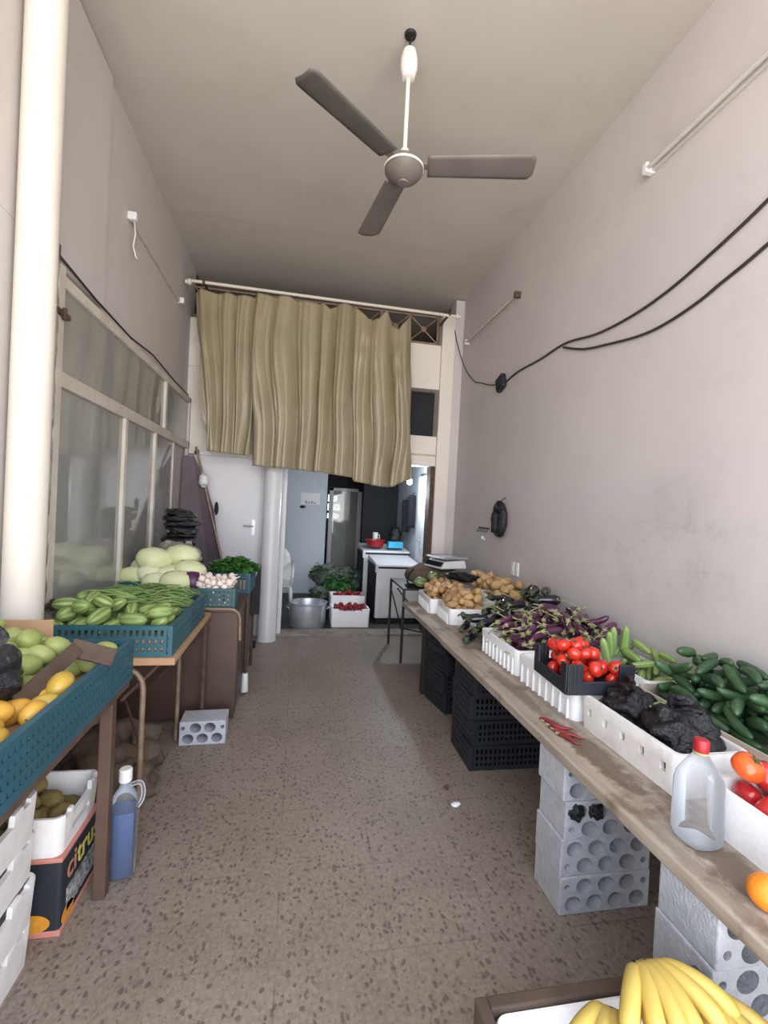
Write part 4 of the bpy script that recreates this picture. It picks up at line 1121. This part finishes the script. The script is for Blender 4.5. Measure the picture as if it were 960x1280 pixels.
# dried red peppers on the board edge
for i in range(7):
    x = 1.15+.014*(i%3); y = 1.90-.026*i
    P = [(-.05+.02*j, .006*sin(j*1.3+i), .008+.003*sin(j+i)) for j in range(6)]
    o = MB().tube(P, [.004,.008,.010,.009,.006,.0015], 8).build('dried_pepper', M['chili'], smooth=True, loc=(x,y,BT), rot=(0,0,radians(-60+14*(i%3))))
    q = MB().tube([(-.05,0,.008),(-.064,.002,.01)], [.003,.002], 5); q.build('stem', M['stem'], o)
    tag(o, 'dried red pepper lying on the edge of the board before the tomatoes', 'pepper', 'dried peppers on the board')

# ---- window side
# brown cardboard sheet standing at the back of the mango crate
m = MB(); m.box(-1.245,-.93,2.055,2.063,TT+.10,1.055)
sh = m.build('cardboard_sheet', M['card'], bevel=.002); tag(sh, 'upright piece of brown cardboard at the back of the mango crate', 'cardboard')
pl_ = heap(88, [(-1.24,-.80,1.28,2.04,TT+.10)], .039, .010, ang=(.3,.8), tries=12, cap=lambda x,y: 1.115-.28*max(0,(x+1.02)), seed=21, k=.94)
lay(mgs, pl_, 'green mango heaped in the long blue crate', 'mango', 'green mangoes in the long crate', .2, True, 21)
pl_ = heap(14, [(-.83,-.675,1.30,1.74,TT+.10)], .039, .012, ang=(1.3,.5), tries=14, cap=lim(1.0), seed=22, k=.94)
lay(mgy, pl_, 'yellow ripe mango in a row along the aisle side of the long crate', 'mango', 'yellow mangoes in the long crate', .2, True, 22)
pl_ = heap(10, [(-.85,-.675,1.83,2.10,TT+.10)], .036, .010, ang=(.3,.6), tries=14, cap=lim(.985), seed=23, k=.94)
lay(mgs[:2]+mgy[:1], pl_, 'yellowish green mango in the crate corner past the brown board', 'mango', 'mangoes in the crate corner', .2, True, 23)
# folded dark brown board keeping the two kinds apart
bdv = thing('divider', 'dark brown folded board lying between green and yellow mangoes', 'divider', (-.745,1.81,1.0))
def plank2(p, q, w_, th, nm):
    p = Vector(p); q = Vector(q); d = q-p; L = d.length; a = atan2(d.y,d.x); e = math.asin(d.z/L)
    mm = MB(); mm.box(0,L,-w_/2,w_/2,-th/2,th/2)
    return mm.build(nm, M['dark_card'], bdv, loc=p, rot=(.75,-e,a), bevel=.003)
plank2((-.03,-.28,-.055),(.0,.02,.015),.05,.012,'long_arm'); plank2((-.02,.01,.018),(.11,.05,-.035),.07,.012,'short_arm')
m = MB().ell(.115,.14,.10,36,22,None,.38,2.4,11)
o = m.build('plastic_bag', M['black_bag'], smooth=True, loc=(-.885,1.51,1.02)); tag(o, 'crumpled black plastic bag lying on the mangoes', 'plastic bag')
q = MB(); q.grid(lambda u,v: (.10*(u-.5)+.03*sin(4*v), .05*v, .08+.07*v+.01*sin(9*u)), 9, 7); q.build('bag_handle', M['black_bag'], o, smooth=True, solid=.002)
# striped squash and beans
pl_ = heap(78, [(-1.15,-.58,2.42,2.79,TT+.10)], .034, .028, ang=(.4,.8), tries=10, cap=lambda x,y: 1.03+.03*min(1,max(0,(-.75-x)/.3)), seed=24, k=.93)
lay(sqs, pl_, 'short green squash with pale stripes heaped in the blue crate', 'squash', 'striped squash in the crate', .25, True, 24)
bh = lambda x,y: TT+.115+.075*sqrt(max(0,1-((x+.865)/.31)**2-((y-2.97)/.30)**2))
pl_ = heap(260, [(-1.14,-.585,2.64,3.20,TT+.11)], .0055, .07, ang=(.3,.45), tries=3, cap=lim(1.09), seed=25, k=.8, surf=bh, pre=[(q[0],q[1],q[2],.03) for q in pl_])
lay(bns, pl_, 'long thin green bean in the heap behind the striped squash', 'bean', 'green beans heaped behind the squash', .10, True, 25)
tag(MB().ell(.30,.29,.072,28,14,None,.06,3,3).build('bean_heap', M['bean'], smooth=True, loc=(-.865,2.97,TT+.11)), 'inner mass of the green bean heap', 'beans', kind='stuff')
# cabbages
cabs = [(-1.165,3.74,.955,0,1.0),(-1.03,3.72,.975,.5,.95),(-.82,3.55,.955,.1,1.0),(-1.12,3.90,1.0,.2,1.0),(-.90,3.72,.975,.9,1.0),(-1.04,3.80,1.08,.35,1.12),(-.865,3.86,1.105,-.5,1.12),(-.765,3.70,1.015,-.3,1.0),(-.97,3.60,.945,0,.85),(-.98,3.97,1.02,.4,1)]
labs = ['pale cabbage lying lowest against the window, above the blue crate rim','pale cabbage in the second row just right of the lowest one by the window','large pale cabbage low in the front of the white foam box','pale cabbage pressed against the window behind the front ones','pale cabbage in the middle of the heap under the two top ones','tall rounded pale cabbage on top of the heap, the one nearer the window','oval pale cabbage on top of the heap, under the grey bag','long pale cabbage directly above the red cabbage','small pale cabbage peeping over the white foam box rim','pale cabbage at the back of the heap below the grey bag']
for i,((x,y,z,a,s),lb) in enumerate(zip(cabs,labs)):
    o = dup(cbs[i%3], (x,y,z), (.15*(i%3)-.1,.2*(i%2),a), s, lb.replace('just right of','beside')); o['category']='cabbage'
o = dup(cbr, (-.715,3.58,.955), (.2,.3,.3), 1, 'dark red cabbage between the pale cabbages and garlic'); o['category']='cabbage'
# garlic
pl_ = heap(84, [(-.69,-.42,3.455,3.665,TT+.035)], .024, tries=12, cap=lambda x,y: 1.045-.25*max(0,x+.56), seed=26, k=.93)
lay(gls, pl_, 'white garlic bulb in the dark green basket', 'garlic', 'garlic bulbs in the basket', .7, False, 26)
# herbs
R_ = random.Random(31)
def leafbunch(mt, n, sx, sy, sz, ls, seed):
    R = random.Random(seed); m = MB()
    for i in range(n):
        a = R.uniform(0,2*pi); ph = math.acos(R.uniform(-.1,1)); e = R.uniform(.75,1.05)
        c_ = Vector((sx*sin(ph)*cos(a)*e, sy*sin(ph)*sin(a)*e, sz*cos(ph)*e))
        b = a+R.gauss(0,.7); d = Vector((cos(b)*.9,sin(b)*.9,R.uniform(-.6,.5))).normalized(); n_ = d.cross(Vector((R.gauss(0,.3),R.gauss(0,.3),1))).normalized(); up = n_.cross(d)
        l2 = ls*R.uniform(.7,1.3); w2 = l2*.34
        m.add([c_, c_+d*l2*.4+n_*w2+up*l2*.06, c_+d*l2*.75+n_*w2*.7+up*l2*.03, c_+d*l2-up*l2*.1, c_+d*l2*.75-n_*w2*.7+up*l2*.03, c_+d*l2*.4-n_*w2+up*l2*.06, c_+d*l2*.5], [(0,1,6),(1,2,6),(2,3,6),(3,4,6),(4,5,6),(5,0,6)])
    m.ell(sx*.8,sy*.8,sz*.75,14,8)
    return m
for i,(x,y,z,lb) in enumerate(((-.585,4.16,.965,'bunch of green leafy herbs at the cabbage side of the small blue crate'),(-.50,4.18,1.0,'topmost bunch of green leafy herbs in the small blue crate'),(-.415,4.17,.965,'bunch of green leafy herbs hanging over the aisle side of the small blue crate'),(-.50,4.32,.975,'bunch of green leafy herbs at the back of the small blue crate'))):
    t = thing('herb_bunch', lb, 'herbs', (x,y,z))
    leafbunch('leaf', 150, .085,.085,.065,.06,40+i).build('leaves', M['leaf'], t)
    q = MB()
    for k in range(7): q.tube([(.03*cos(k),.03*sin(k),-.05),(.012*cos(k),.012*sin(k),.0)], .003, 5)
    q.build('stalks', M['stem'], t)
# stacked folded black bags, with a grey carrier bag before them, on an upturned crate
crate_obj('plastic_crate','black crate under the folded plastic bags beside the window',(-1.00,4.36,TT),0,.40,.34,.20,M['black_pl'],cols=12)
R_ = random.Random(5)
zz = TT+.20
for i in range(10):
    h_ = R_.uniform(.05,.075); x = -1.0+R_.uniform(-.025,.025)
    m = MB().ell(.135,.155,h_*.62, 34, 14, None, .32, 2.6, i)
    m.v = [(max(-.125,min(.125,vx+.012*noise.noise(Vector((vx*40,vy*40,vz*90+i))))), vy, vz+.008*noise.noise(Vector((vx*30,vy*30,i)))) for vx,vy,vz in m.v]
    o = m.build('folded_bag', M['black_bag'], smooth=True, loc=(x,4.36,zz+h_*.5), rot=(R_.gauss(0,.05),R_.gauss(0,.07),R_.gauss(0,.25)))
    tag(o, 'flat folded black plastic bag in the stack beside the window', 'plastic bag', 'stack of folded black bags'); zz += h_*.72
gb = MB().ell(.175,.085,.125,32,20,None,.3,2.2,6)
o = gb.build('carrier_bag', M['grey_bag'], smooth=True, loc=(-.945,4.08,1.07)); tag(o, 'crumpled grey carrier bag in front of the folded black bags', 'plastic bag')
for s in (-1,1):
    q = MB(); q.grid(lambda u,v,s=s: (s*.08+(u-.5)*.07*(1-.4*v), .01*sin(7*v), .08+.06*v), 7, 7); q.build('bag_handle', M['grey_bag'], o, smooth=True, solid=.002)
# plum board, pole
m = MB(); m.add([(-1.24,5.30,.0),(-.78,5.33,.0),(-.80,5.33,.92),(-.90,5.36,1.45),(-1.02,5.40,1.80),(-1.14,5.42,2.02),(-1.25,5.42,2.02),(-1.24,5.31,.0),(-.78,5.345,.0),(-.80,5.345,.92),(-.90,5.375,1.45),(-1.02,5.415,1.80),(-1.14,5.435,2.02),(-1.25,5.435,2.02)],
    [(0,1,2,3,4,5,6),(13,12,11,10,9,8,7)]+[(k,k+7,(k+1)%7+7,(k+1)%7) for k in range(7)])
tag(m.build('leaning_board', M['plum']), 'plum coloured slanting board leaning in the corner beside the white door', 'board')
pg = thing('broom', 'broom with its pole leaning against the white door', 'broom', (-.70,5.26,0))
MB().tube([(-.085,0,.95),(-.42,.16,2.12)], .013, 8).build('pole', M['tube'], pg, smooth=True, sharp=50)
MB().tube([(.19,-.13,.05),(-.085,0,.95)], .013, 8).build('lower_pole', M['tube'], pg, smooth=True, sharp=50)
q = MB().box(.05,.33,-.16,-.11,.0,.075); q.build('brush_head', M['cloth_d'], pg, bevel=.008)
q = MB(); q.ell(.05,.045,.075,14,10,None,.5,3,2); q.build('rag', M['white_pl'], pg, smooth=True, loc=(-.31,.08,1.76))
q = MB(); q.ell(.022,.022,.07,10,8,None,.4,3); q.build('grip', M['cloth_d'], pg, smooth=True, loc=(-.155,.02,1.46))

# ---- below the window-side stands
# open white boxes with notched sides, stacked
def notched_box(w, d, h_):
    o = foam_mesh(w,d,h_,base=.02,wall=.016).build('foam_box', M['foam_dirty'], smooth=True, sharp=35)
    c = MB()
    for x in (-w/2, w/2):
        c.box(x-.035,x+.035,-d*.24,d*.24,h_-.036,h_+.02)
    for x in (-w/2, w/2):
        for y in (-d*.36, d*.36): c.box(x-.035,x+.035,y-.02,y+.02,h_-.014,h_+.02)
    for x in (-w/2, w/2):
        c.box(x-.05,x+.05,-.07,.07,.045,.066)
    cut(o, c)
    return o
nb = notched_box(.36,.56,.145)
for i,lb in enumerate(('bottom','second from the floor','third from the floor','topmost')):
    o = nb if i == 0 else dup(nb)
    o.location = (-.985+.004*(i%2),1.455+.006*(i%3),.142*i); o.rotation_euler = (0,0,radians((0,-1,1,0)[i]))
    tag(o, 'white notched foam box, %s, in the stack under the mango crate'%lb, 'foam box', 'notched foam boxes on the floor')
cg = thing('citrus_carton', 'dark printed citrus carton with salmon edges on the floor beside the timber leg', 'carton', (-.96,1.955,0))
MB().box(-.205,.205,-.155,.155,.004,.275).build('carton_body', M['navy'], cg, bevel=.012, seg=3)
m = MB().box(-.208,.208,-.158,.158,.262,.278); m.build('salmon_rim', M['pink'], cg, bevel=.004)
m = MB().box(-.208,.208,-.158,.158,.0,.022); m.build('salmon_edging', M['pink'], cg, bevel=.004)
xf = .2065
m = MB().box(xf-.002,xf+.0015,-.11,.148,.05,.135); m.build('printed_panel', M['print_w'], cg)
m = MB(); vs = [(xf+.001,-.10+.045*cos(a),.045+.03*sin(a)) for a in [2*pi*k/20 for k in range(20)]]; m.add(vs, [tuple(range(20))]); m.build('printed_fruit', M['orange_ink'], cg, solid=.001)
m = MB(); vs = [(.12+.055*cos(a),-.1565,.05+.032*sin(a)) for a in [2*pi*k/20 for k in range(20)]]; m.add(vs, [tuple(range(20))]); m.build('printed_fruit', M['orange_ink'], cg, solid=.001)
def text(s, mt, parent, loc, rot, size, name='lettering'):
    cu = bpy.data.curves.new(name,'FONT'); cu.body = s; cu.size = size; cu.extrude = .0006; cu.offset = .0015
    o = bpy.data.objects.new(name, cu); COL.objects.link(o); bpy.context.view_layer.update()
    me = bpy.data.meshes.new_from_object(o.evaluated_get(bpy.context.evaluated_depsgraph_get()))
    bpy.data.objects.remove(o); me.materials.clear(); me.materials.append(mt)
    p = bpy.data.objects.new(name, me); COL.objects.link(p); p.parent = parent; p.location = loc; p.rotation_euler = rot
    return p
text('ci', M['salmon_ink'], cg, (xf+.001,-.115,.165), (pi/2,0,pi/2), .115)
text('trus', M['yellow_ink'], cg, (xf+.001,-.035,.165), (pi/2,0,pi/2), .115)
nb2 = notched_box(.40,.32,.14)
nb2.location = (-.955,1.955,.279); tag(nb2, 'white foam box of brown tubers set on top of the citrus carton', 'foam box')
pl_ = heap(22, [(-1.12,-.79,1.83,2.08,.30)], .034, .012, tries=10, cap=lim(.425), seed=33)
lay(tubers, pl_, 'brown tuber in the white box on the citrus carton', 'tuber', 'tubers in the box on the carton', .3, True, 33)
pl_ = heap(26, [(-1.13,-.84,1.24,1.69,.447)], .034, .012, tries=10, cap=lim(.57), seed=34)
lay(tubers, pl_, 'yellow brown tuber in the topmost notched white box', 'tuber', 'tubers in the topmost notched box', .3, True, 34)
# jug with blue liquid
jg = thing('jug', 'clear plastic jug half full of blue liquid on the floor beside the timber leg', 'jug', (-.645,2.075,0), radians(10))
def sqr(q,a,r,z): 
    k = 1/max(abs(cos(a)),abs(sin(a)))**.55 if z < .31 else 1
    return (q[0]*k, q[1]*k, z)
pr = [(0,.002),(.045,.002),(.052,.01),(.052,.27),(.05,.30),(.04,.335),(.022,.36),(.019,.37),(.019,.40),(.023,.405),(.023,.413),(.019,.415)]
MB().lathe(pr, 32, None, sqr).build('jug_body', M['pet2'], jg, smooth=True, sharp=60)
MB().lathe([(0,.006),(.043,.006),(.048,.012),(.048,.272),(0,.273)], 32, None, sqr).build('blue_liquid', M['liquid'], jg, smooth=True, sharp=50)
MB().lathe([(.024,.385),(.0255,.39),(.0255,.432),(.021,.437),(0,.438)], 18).build('cap', M['white_pl'], jg, smooth=True, sharp=40)
MB().tube(smooth_path([(.02,.0,.365),(.055,0,.37),(.068,0,.34),(.066,0,.30),(.05,0,.27)],5), .009, 8).build('handle', M['pet2'], jg, smooth=True)
# brown sacking heaped on the floor
for i,(x,y,a,b_,c_,lb) in enumerate(((-.92,2.80,.22,.20,.16,'brown sack slumped on the floor under the tube table'),(-.80,2.58,.13,.11,.10,'small brown sack lying in front of the bigger one under the tube table'))):
    o = MB().ell(a,b_,c_,30,18,None,.5,2.0,20+i).build('sack', M['sack'], smooth=True, loc=(x,y,c_*.8)); tag(o, lb, 'sack')
    q = MB().ell(.035,.035,.05,10,8,None,.5,3,i); q.build('gathered_neck', M['sack'], o, smooth=True, loc=(a*.55,-b_*.3,c_*.75))

# ---- far end of the board: scale on a sack, wire frame table
ft = thing('metal_table', 'dark angle iron table at the far end of the board', 'table', (1.49,4.93,0))
m = MB().box(-.40,.40,-.34,.34,.735,.755); m.build('table_top', M['steel'], ft)
for sx in (-1,1):
    for sy in (-1,1): MB().box(sx*.39-.012,sx*.39+.012,sy*.33-.012,sy*.33+.012,0,.735).build('leg', M['steel'], ft)
m = MB(); m.tube([(-.39,-.33,.35),(.39,.33,.05)], .008, 6); m.tube([(-.39,.0,.70),(.1,-.33,.1)], .008, 6); m.tube([(-.39,-.33,.30),(-.39,.33,.65)], .008, 6); m.build('brace', M['steel'], ft)
o = MB().ell(.30,.24,.125,32,18,None,.22,2.0,7).build('sack', M['sack'], smooth=True, loc=(1.47,4.86,.855)); tag(o, 'full brown sack on the metal table under the weighing scale', 'sack')
q = MB().tube([(-.24,-.1,.08),(-.30,-.12,.02),(-.31,-.12,-.05),(-.27,-.1,-.1)], .01, 6); q.build('sack_strap', M['cloth_d'], o, smooth=True)
sc = thing('weighing_scale', 'white digital weighing scale with dark tray beside the grey wall', 'scale', (1.56,4.74,.965), radians(-72))
m = MB(); m.add([(-.17,-.16,0),(.17,-.16,0),(.17,.16,0),(-.17,.16,0),(-.15,-.10,.075),(.15,-.10,.075),(.15,.15,.085),(-.15,.15,.085)], [(0,3,2,1),(4,5,6,7),(0,1,5,4),(1,2,6,5),(2,3,7,6),(3,0,4,7)]); m.build('scale_body', M['white_pl'], sc, bevel=.012, seg=3)
m = MB(); m.box(-.14,.14,-.028,.028,0,.004); m.build('display_window', M['glassdark'], sc, loc=(0,-.135,.042), rot=(radians(51),0,0))
m = MB(); m.box(-.17,.17,-.13,.17,.098,.108); m.box(-.17,-.164,-.13,.17,.108,.12); m.box(.164,.17,-.13,.17,.108,.12); m.build('weighing_tray', M['alu'], sc, bevel=.004)
m = MB(); m.lathe([(.03,.08),(.03,.10)], 14); m.build('tray_support', M['steel'], sc)

# ---- banana box close to the street
bb = thing('banana_box', 'black rimmed box with white lining holding bananas by the street', 'box', (.76,.815,0))
w_,d_,h_ = .60,.40,.435
m = MB(); m.box(-w_/2,w_/2,-d_/2,d_/2,0,.012)
for s in (-1,1):
    m.box(min(s*w_/2,s*(w_/2-.03)),max(s*w_/2,s*(w_/2-.03)),-d_/2,d_/2,.012,h_); m.box(-w_/2+.03,w_/2-.03,min(s*d_/2,s*(d_/2-.03)),max(s*d_/2,s*(d_/2-.03)),.012,h_)
m.build('box_body', M['dark_card'], bb, bevel=.004)
m = foam_mesh(w_-.062,d_-.062,.41,base=.32,wall=.012); m.build('white_lining', M['foam'], bb, smooth=True, sharp=35, loc=(0,0,.013))
def banana_mesh(L, r, seed):
    P = []; rs = []
    for i in range(19):
        t = i/18; a = (t-.35)*1.5
        P.append((L*.62*sin(a), 0, L*.62*(cos(a)-1)))
        rr = r*(.30 if t<.03 else .42 if t<.08 else (.42+.58*min(1,(t-.08)/.16)) if t<.24 else 1 if t<.80 else max(.22,1-((t-.80)/.2)**1.6*.78))
        rs.append(rr)
    b = MB().tube(P, rs, 10)
    return b
def bunch(loc, rz, n, spread, label, layers=2, tilt=0):
    t = thing('banana_bunch', label, 'bananas', loc, rz, 'bunches of bananas in the box')
    cr = MB().ell(.04,.05,.03,14,10,None,.3,2,n); cr.build('crown', M['tip'], t, smooth=True)
    R = random.Random(n*7+layers)
    for la in range(layers):
        for i in range(n):
            a = (i-(n-1)/2)*spread+R.gauss(0,.04)
            L = .205+.014*R.random()-.012*la
            b = banana_mesh(L, .0205, i)
            o = b.build('banana', M['banana'], t, smooth=True, loc=(.02*cos(a),.02*sin(a)+.03*(i-(n-1)/2)*.6,.028-.034*la), rot=(R.gauss(0,.12),-.15+.22*la+tilt,a))
            P = [v for v in b.v[-10:]]; e = Vector((0,0,0))
            for v in P: e += Vector(v)/10
            tp = MB().ell(.007,.0065,.0065,8,6); tp.build('tip', M['tip'], o, smooth=True, loc=e)
    return t
bunch((.86,.935,.50), radians(-90), 6, .30, 'nearest yellow banana bunch arching over the white lining of the box', 2)
bunch((.735,.905,.44), radians(-125), 4, .32, 'yellow banana bunch lying lower at the aisle side of the box', 1)
bunch((.965,.885,.46), radians(-75), 4, .26, 'yellow banana bunch at the board side of the box', 1)

# ---- the room behind
pt = thing('cooking_pot', 'large round aluminium pot on the floor just inside the passage', 'pot', (.195,6.05,0))
MB().lathe([(0,.004),(.215,.0),(.225,.012),(.23,.29),(.243,.296),(.245,.306),(.238,.310),(.226,.304),(.220,.29),(.216,.02),(0,.016)], 40).build('pot_body', M['alu'], pt, smooth=True, sharp=40)
for s in (-1,1):
    P = [(s*.232,-.06,.235),(s*.262,-.05,.24),(s*.272,0,.24),(s*.262,.05,.24),(s*.232,.06,.235)]
    MB().tube(P, .008, 8).build('handle', M['alu'], pt, smooth=True)
fb1 = foam_mesh(.50,.34,.235,base=.20).build('foam_box', M['foam'], loc=(.735,6.12,0), smooth=True, sharp=35)
c = MB()
for i in range(4): c.lathe([(.016,-.03),(.016,.05)], 10, Matrix.Translation((-.15+.1*i,-.17,.035)) @ Matrix.Rotation(pi/2,4,'X'))
c.box(-.15,.15,-.20,-.13,.205,.26); cut(fb1, c); tag(fb1, 'white foam box of red peppers on the floor beside the aluminium pot', 'foam box')
fb2 = foam_mesh(.48,.30,.34,base=.29).build('foam_box', M['foam'], loc=(.735,6.455,0), smooth=True, sharp=35); tag(fb2, 'taller white foam box of red peppers behind the first one', 'foam box')
rad = simple('pepper', MB().ell(.034,.024,.022,12,8,None,.15,2), M['radish'])
pl_ = heap(36, [(.52,.95,5.985,6.25,.20)], .024, .008, tries=8, cap=lim(.30), seed=41); lay([rad], pl_, 'dark red pepper in the foam box beside the pot', 'pepper', 'red peppers in the front foam box', .3, True, 41)
pl_ = heap(40, [(.54,.93,6.34,6.56,.29)], .024, .008, tries=8, cap=lim(.43), seed=42); lay([rad], pl_, 'dark red pepper in the taller foam box at the back', 'pepper', 'red peppers in the rear foam box', .3, True, 42)
for i,(x,y,z,sx,sy,sz,lb) in enumerate(((.62,7.05,.22,.27,.20,.26,'big bundle of dull green leaves behind the red peppers'),(.50,7.25,.46,.22,.18,.17,'wrapped bundle of green leaves on top of the leafy pile'),(.85,7.3,.40,.18,.16,.16,'loose bundle of dull leaves near the freezer'),(.40,6.85,.16,.15,.15,.18,'clear wrapped leafy bundle behind the aluminium pot'))):
    t = thing('leaf_bundle', lb, 'greens', (x,y,z))
    leafbunch('leaf_d', 170, sx,sy,sz,.10,60+i).build('leaves', M['leaf_d'] if i != 0 else M['leaf'], t)
    if i in (1,2,3): MB().ell(sx*1.08,sy*1.08,sz*1.05,22,14,None,.4,2.4,i).build('wrapping', M['wrap'], t, smooth=True)
# chest freezers
def freezer(x0,x1,y0,y1,h_,label):
    t = thing('chest_freezer', label, 'freezer', (x0,y0,0))
    w_,d_ = x1-x0,y1-y0
    MB().box(0,w_,0,d_,.06,h_-.07).build('cabinet', M['white_gloss'], t, bevel=.015, seg=3)
    MB().box(.03,w_-.03,.03,d_-.03,.0,.06).build('plinth', M['cloth_d'], t)
    MB().box(-.004,w_+.004,-.006,d_,h_-.085,h_-.062).build('seal', M['cloth_d'], t)
    m = MB(); m.add([(-.01,-.012,h_-.062),(w_+.01,-.012,h_-.062),(w_+.01,d_,h_-.062),(-.01,d_,h_-.062),(-.005,-.008,h_-.03),(w_+.005,-.008,h_-.03),(w_+.005,d_,h_+.02),(-.005,d_,h_+.02)], [(0,3,2,1),(4,5,6,7),(0,1,5,4),(1,2,6,5),(2,3,7,6),(3,0,4,7)]); m.build('lid', M['white_gloss'], t, bevel=.01)
    m = MB(); m.box(.10,w_-.03,-.005,.006,.10,.34)
    for k in range(6): m.box(.12,w_-.05,-.010,.0,.125+.035*k,.137+.035*k)
    m.build('grille', M['white_pl'], t)
    m = MB(); m.box(-.02,.02,-.02,.04,h_-.14,h_-.03); m.build('lid_catch', M['alu'], t, bevel=.004)
    MB().box(-.003,.004,.02,d_-.02,.08,h_-.09).build('side_panel', M['dark'], t)
    return t
freezer(1.09,1.70,6.20,7.00,.82,'white chest freezer with sloping lid just inside the passage')
freezer(1.03,1.74,7.05,7.85,.92,'second white chest freezer behind the first, with basin on top')
bs = thing('basin', 'red plastic basin on the rear chest freezer', 'basin', (1.23,7.25,.945))
MB().lathe([(0,.0),(.12,.0),(.15,.09),(.165,.095),(.165,.102),(.145,.098),(.115,.012),(0,.012)], 28).build('basin_body', M['red_pl'], bs, smooth=True, sharp=40)
MB().lathe([(.12,.0),(.124,.0),(.124,.012),(.12,.012)], 28).build('foot_ring', M['red_pl'], bs)
mg = thing('mug', 'small white mug standing behind the red basin', 'mug', (1.27,7.52,.945))
MB().lathe([(0,.0),(.04,.0),(.045,.06),(.045,.20),(.041,.20),(.04,.06),(0,.01)], 20).build('mug_body', M['white_pl'], mg, smooth=True, sharp=40)
MB().tube([(.044,0,.17),(.07,0,.16),(.07,0,.11),(.044,0,.09)], .007, 6).build('handle', M['white_pl'], mg, smooth=True)
cb_ = thing('carton', 'small bright blue box on the rear freezer beside the basin', 'box', (1.53,7.18,.935))
MB().box(-.115,.115,-.07,.07,0,.095).build('carton_body', M['cyan'], cb_, bevel=.004); MB().box(-.116,.116,-.071,.071,.06,.066).build('lid_edge', M['cyan'], cb_)
tag(MB().ell(.10,.09,.15,22,14,None,.4,2.2,5).build('plastic_bag', M['black_bag'], smooth=True, loc=(1.60,7.52,1.08)), 'upright black bag on the rear freezer behind the blue box', 'plastic bag')
# monobloc chair
ch = thing('plastic_chair', 'white plastic armchair half hidden behind the door frame', 'chair', (-.27,6.75,0))
MB().box(-.24,.24,-.22,.22,.40,.425).build('seat', M['white_pl'], ch, bevel=.01)
for sx in (-1,1):
    for sy in (-1,1):
        MB().tube([(sx*.25,sy*.24,0),(sx*.225,sy*.205,.40)], [.022,.026], 8).build('leg', M['white_pl'], ch, smooth=True, sharp=40)
    MB().tube([(sx*.235,-.2,.40),(sx*.25,-.22,.62),(sx*.25,-.16,.66),(sx*.25,.12,.66),(sx*.235,.22,.70)], .02, 8).build('armrest', M['white_pl'], ch, smooth=True)
m = MB(); m.grid(lambda u,v: ((u-.5)*.5*(1-.25*v*v), .2+.10*v-.05*(1-(2*u-1)**2), .42+.50*v-.10*abs(2*u-1)**3*v), 14, 10); m.build('backrest', M['white_pl'], ch, smooth=True, solid=.012)
# paper notice on the screen wall and a hanging coat, bag, bulb
pp = thing('paper_notice', 'white paper notice on the pale wall inside the back room', 'notice', (.215,8.192,1.645))
MB().box(-.165,.165,0,.006,-.10,.10).build('sheet', M['paper'], pp)
m = MB()
for i in range(4): m.box(-.09+.05*i,-.055+.05*i,-.002,0,-.085,-.04-.02*(i%2))
m.build('printed_marks', M['print_w'], pp)
tag(MB().ell(.05,.015,.025,12,8,None,.3,2).build('dark_tape', M['cloth_d'], smooth=True, loc=(.09,8.19,1.50)), 'dark smear of tape below the white paper notice', 'tape')
bu = thing('light_bulb', 'bare lit bulb hanging under the lintel in the back room', 'light bulb', (1.50,6.28,1.94))
MB().lathe([(0,-.05),(.02,-.046),(.034,-.03),(.038,-.008),(.032,.015),(.02,.035),(.014,.05)], 20).build('glass_bulb', M['bulb'], bu, smooth=True)
MB().lathe([(.016,.045),(.018,.05),(.018,.10),(.006,.12)], 14).build('lamp_socket', M['white_pl'], bu, smooth=True, sharp=40)
MB().tube([(0,0,.12),(0,0,.68)], .004, 6).build('flex', M['cable'], bu)
hbg = thing('hanging_bag', 'pale bag hanging on the white door leaf under the bulb', 'plastic bag', (1.735,6.10,1.72))
m = MB(); m.grid(lambda u,v: (-.02-.035*sin(pi*u)*sin(pi*min(1,v+.1))-.01*noise.noise(Vector((u*5,v*5,1))), (u-.5)*.24*(1-.25*(1-v)), -.30*(v)+.10), 12, 12); m.build('bag_body', M['grey_bag'], hbg, smooth=True, solid=.004)
MB().tube([(-.02,-.06,.10),(-.012,0,.19),(-.02,.06,.10)], .006, 6).build('bag_handle', M['grey_bag'], hbg, smooth=True)
for i,(y,z,L,lb) in enumerate(((7.02,1.62,.50,'dark jacket hanging on the back room wall nearer the door leaf'),(7.45,1.55,.52,'dark coat hanging further along the back room wall'))):
    o = MB(); o.grid(lambda u,v: (-.03-.05*sin(pi*u)+.02*sin(9*u+i), (u-.5)*.20*(1+.3*v), -L*v), 12, 12)
    q = o.build('jacket', M['cloth_d'], smooth=True, solid=.01, loc=(1.78,y,z+.15)); tag(q, lb, 'jacket', None)
    h2 = MB().tube([(.0,0,.03),(-.04,0,.03),(-.05,0,.0)], .006, 6); h2.build('loop', M['steel'], q)
# litter on the floor
tag(MB().ell(.03,.02,.008,10,6,None,.6,2).build('paper_scrap', M['paper'], smooth=True, loc=(.905,2.35,.007)), 'tiny scrap of white paper on the floor before the black crates', 'litter')
tag(MB().ell(.014,.012,.009,10,6,None,.6,2).build('pebble', M['soil'], smooth=True, loc=(.90,2.50,.008)), 'small dark crumb on the floor beyond the paper scrap', 'litter')
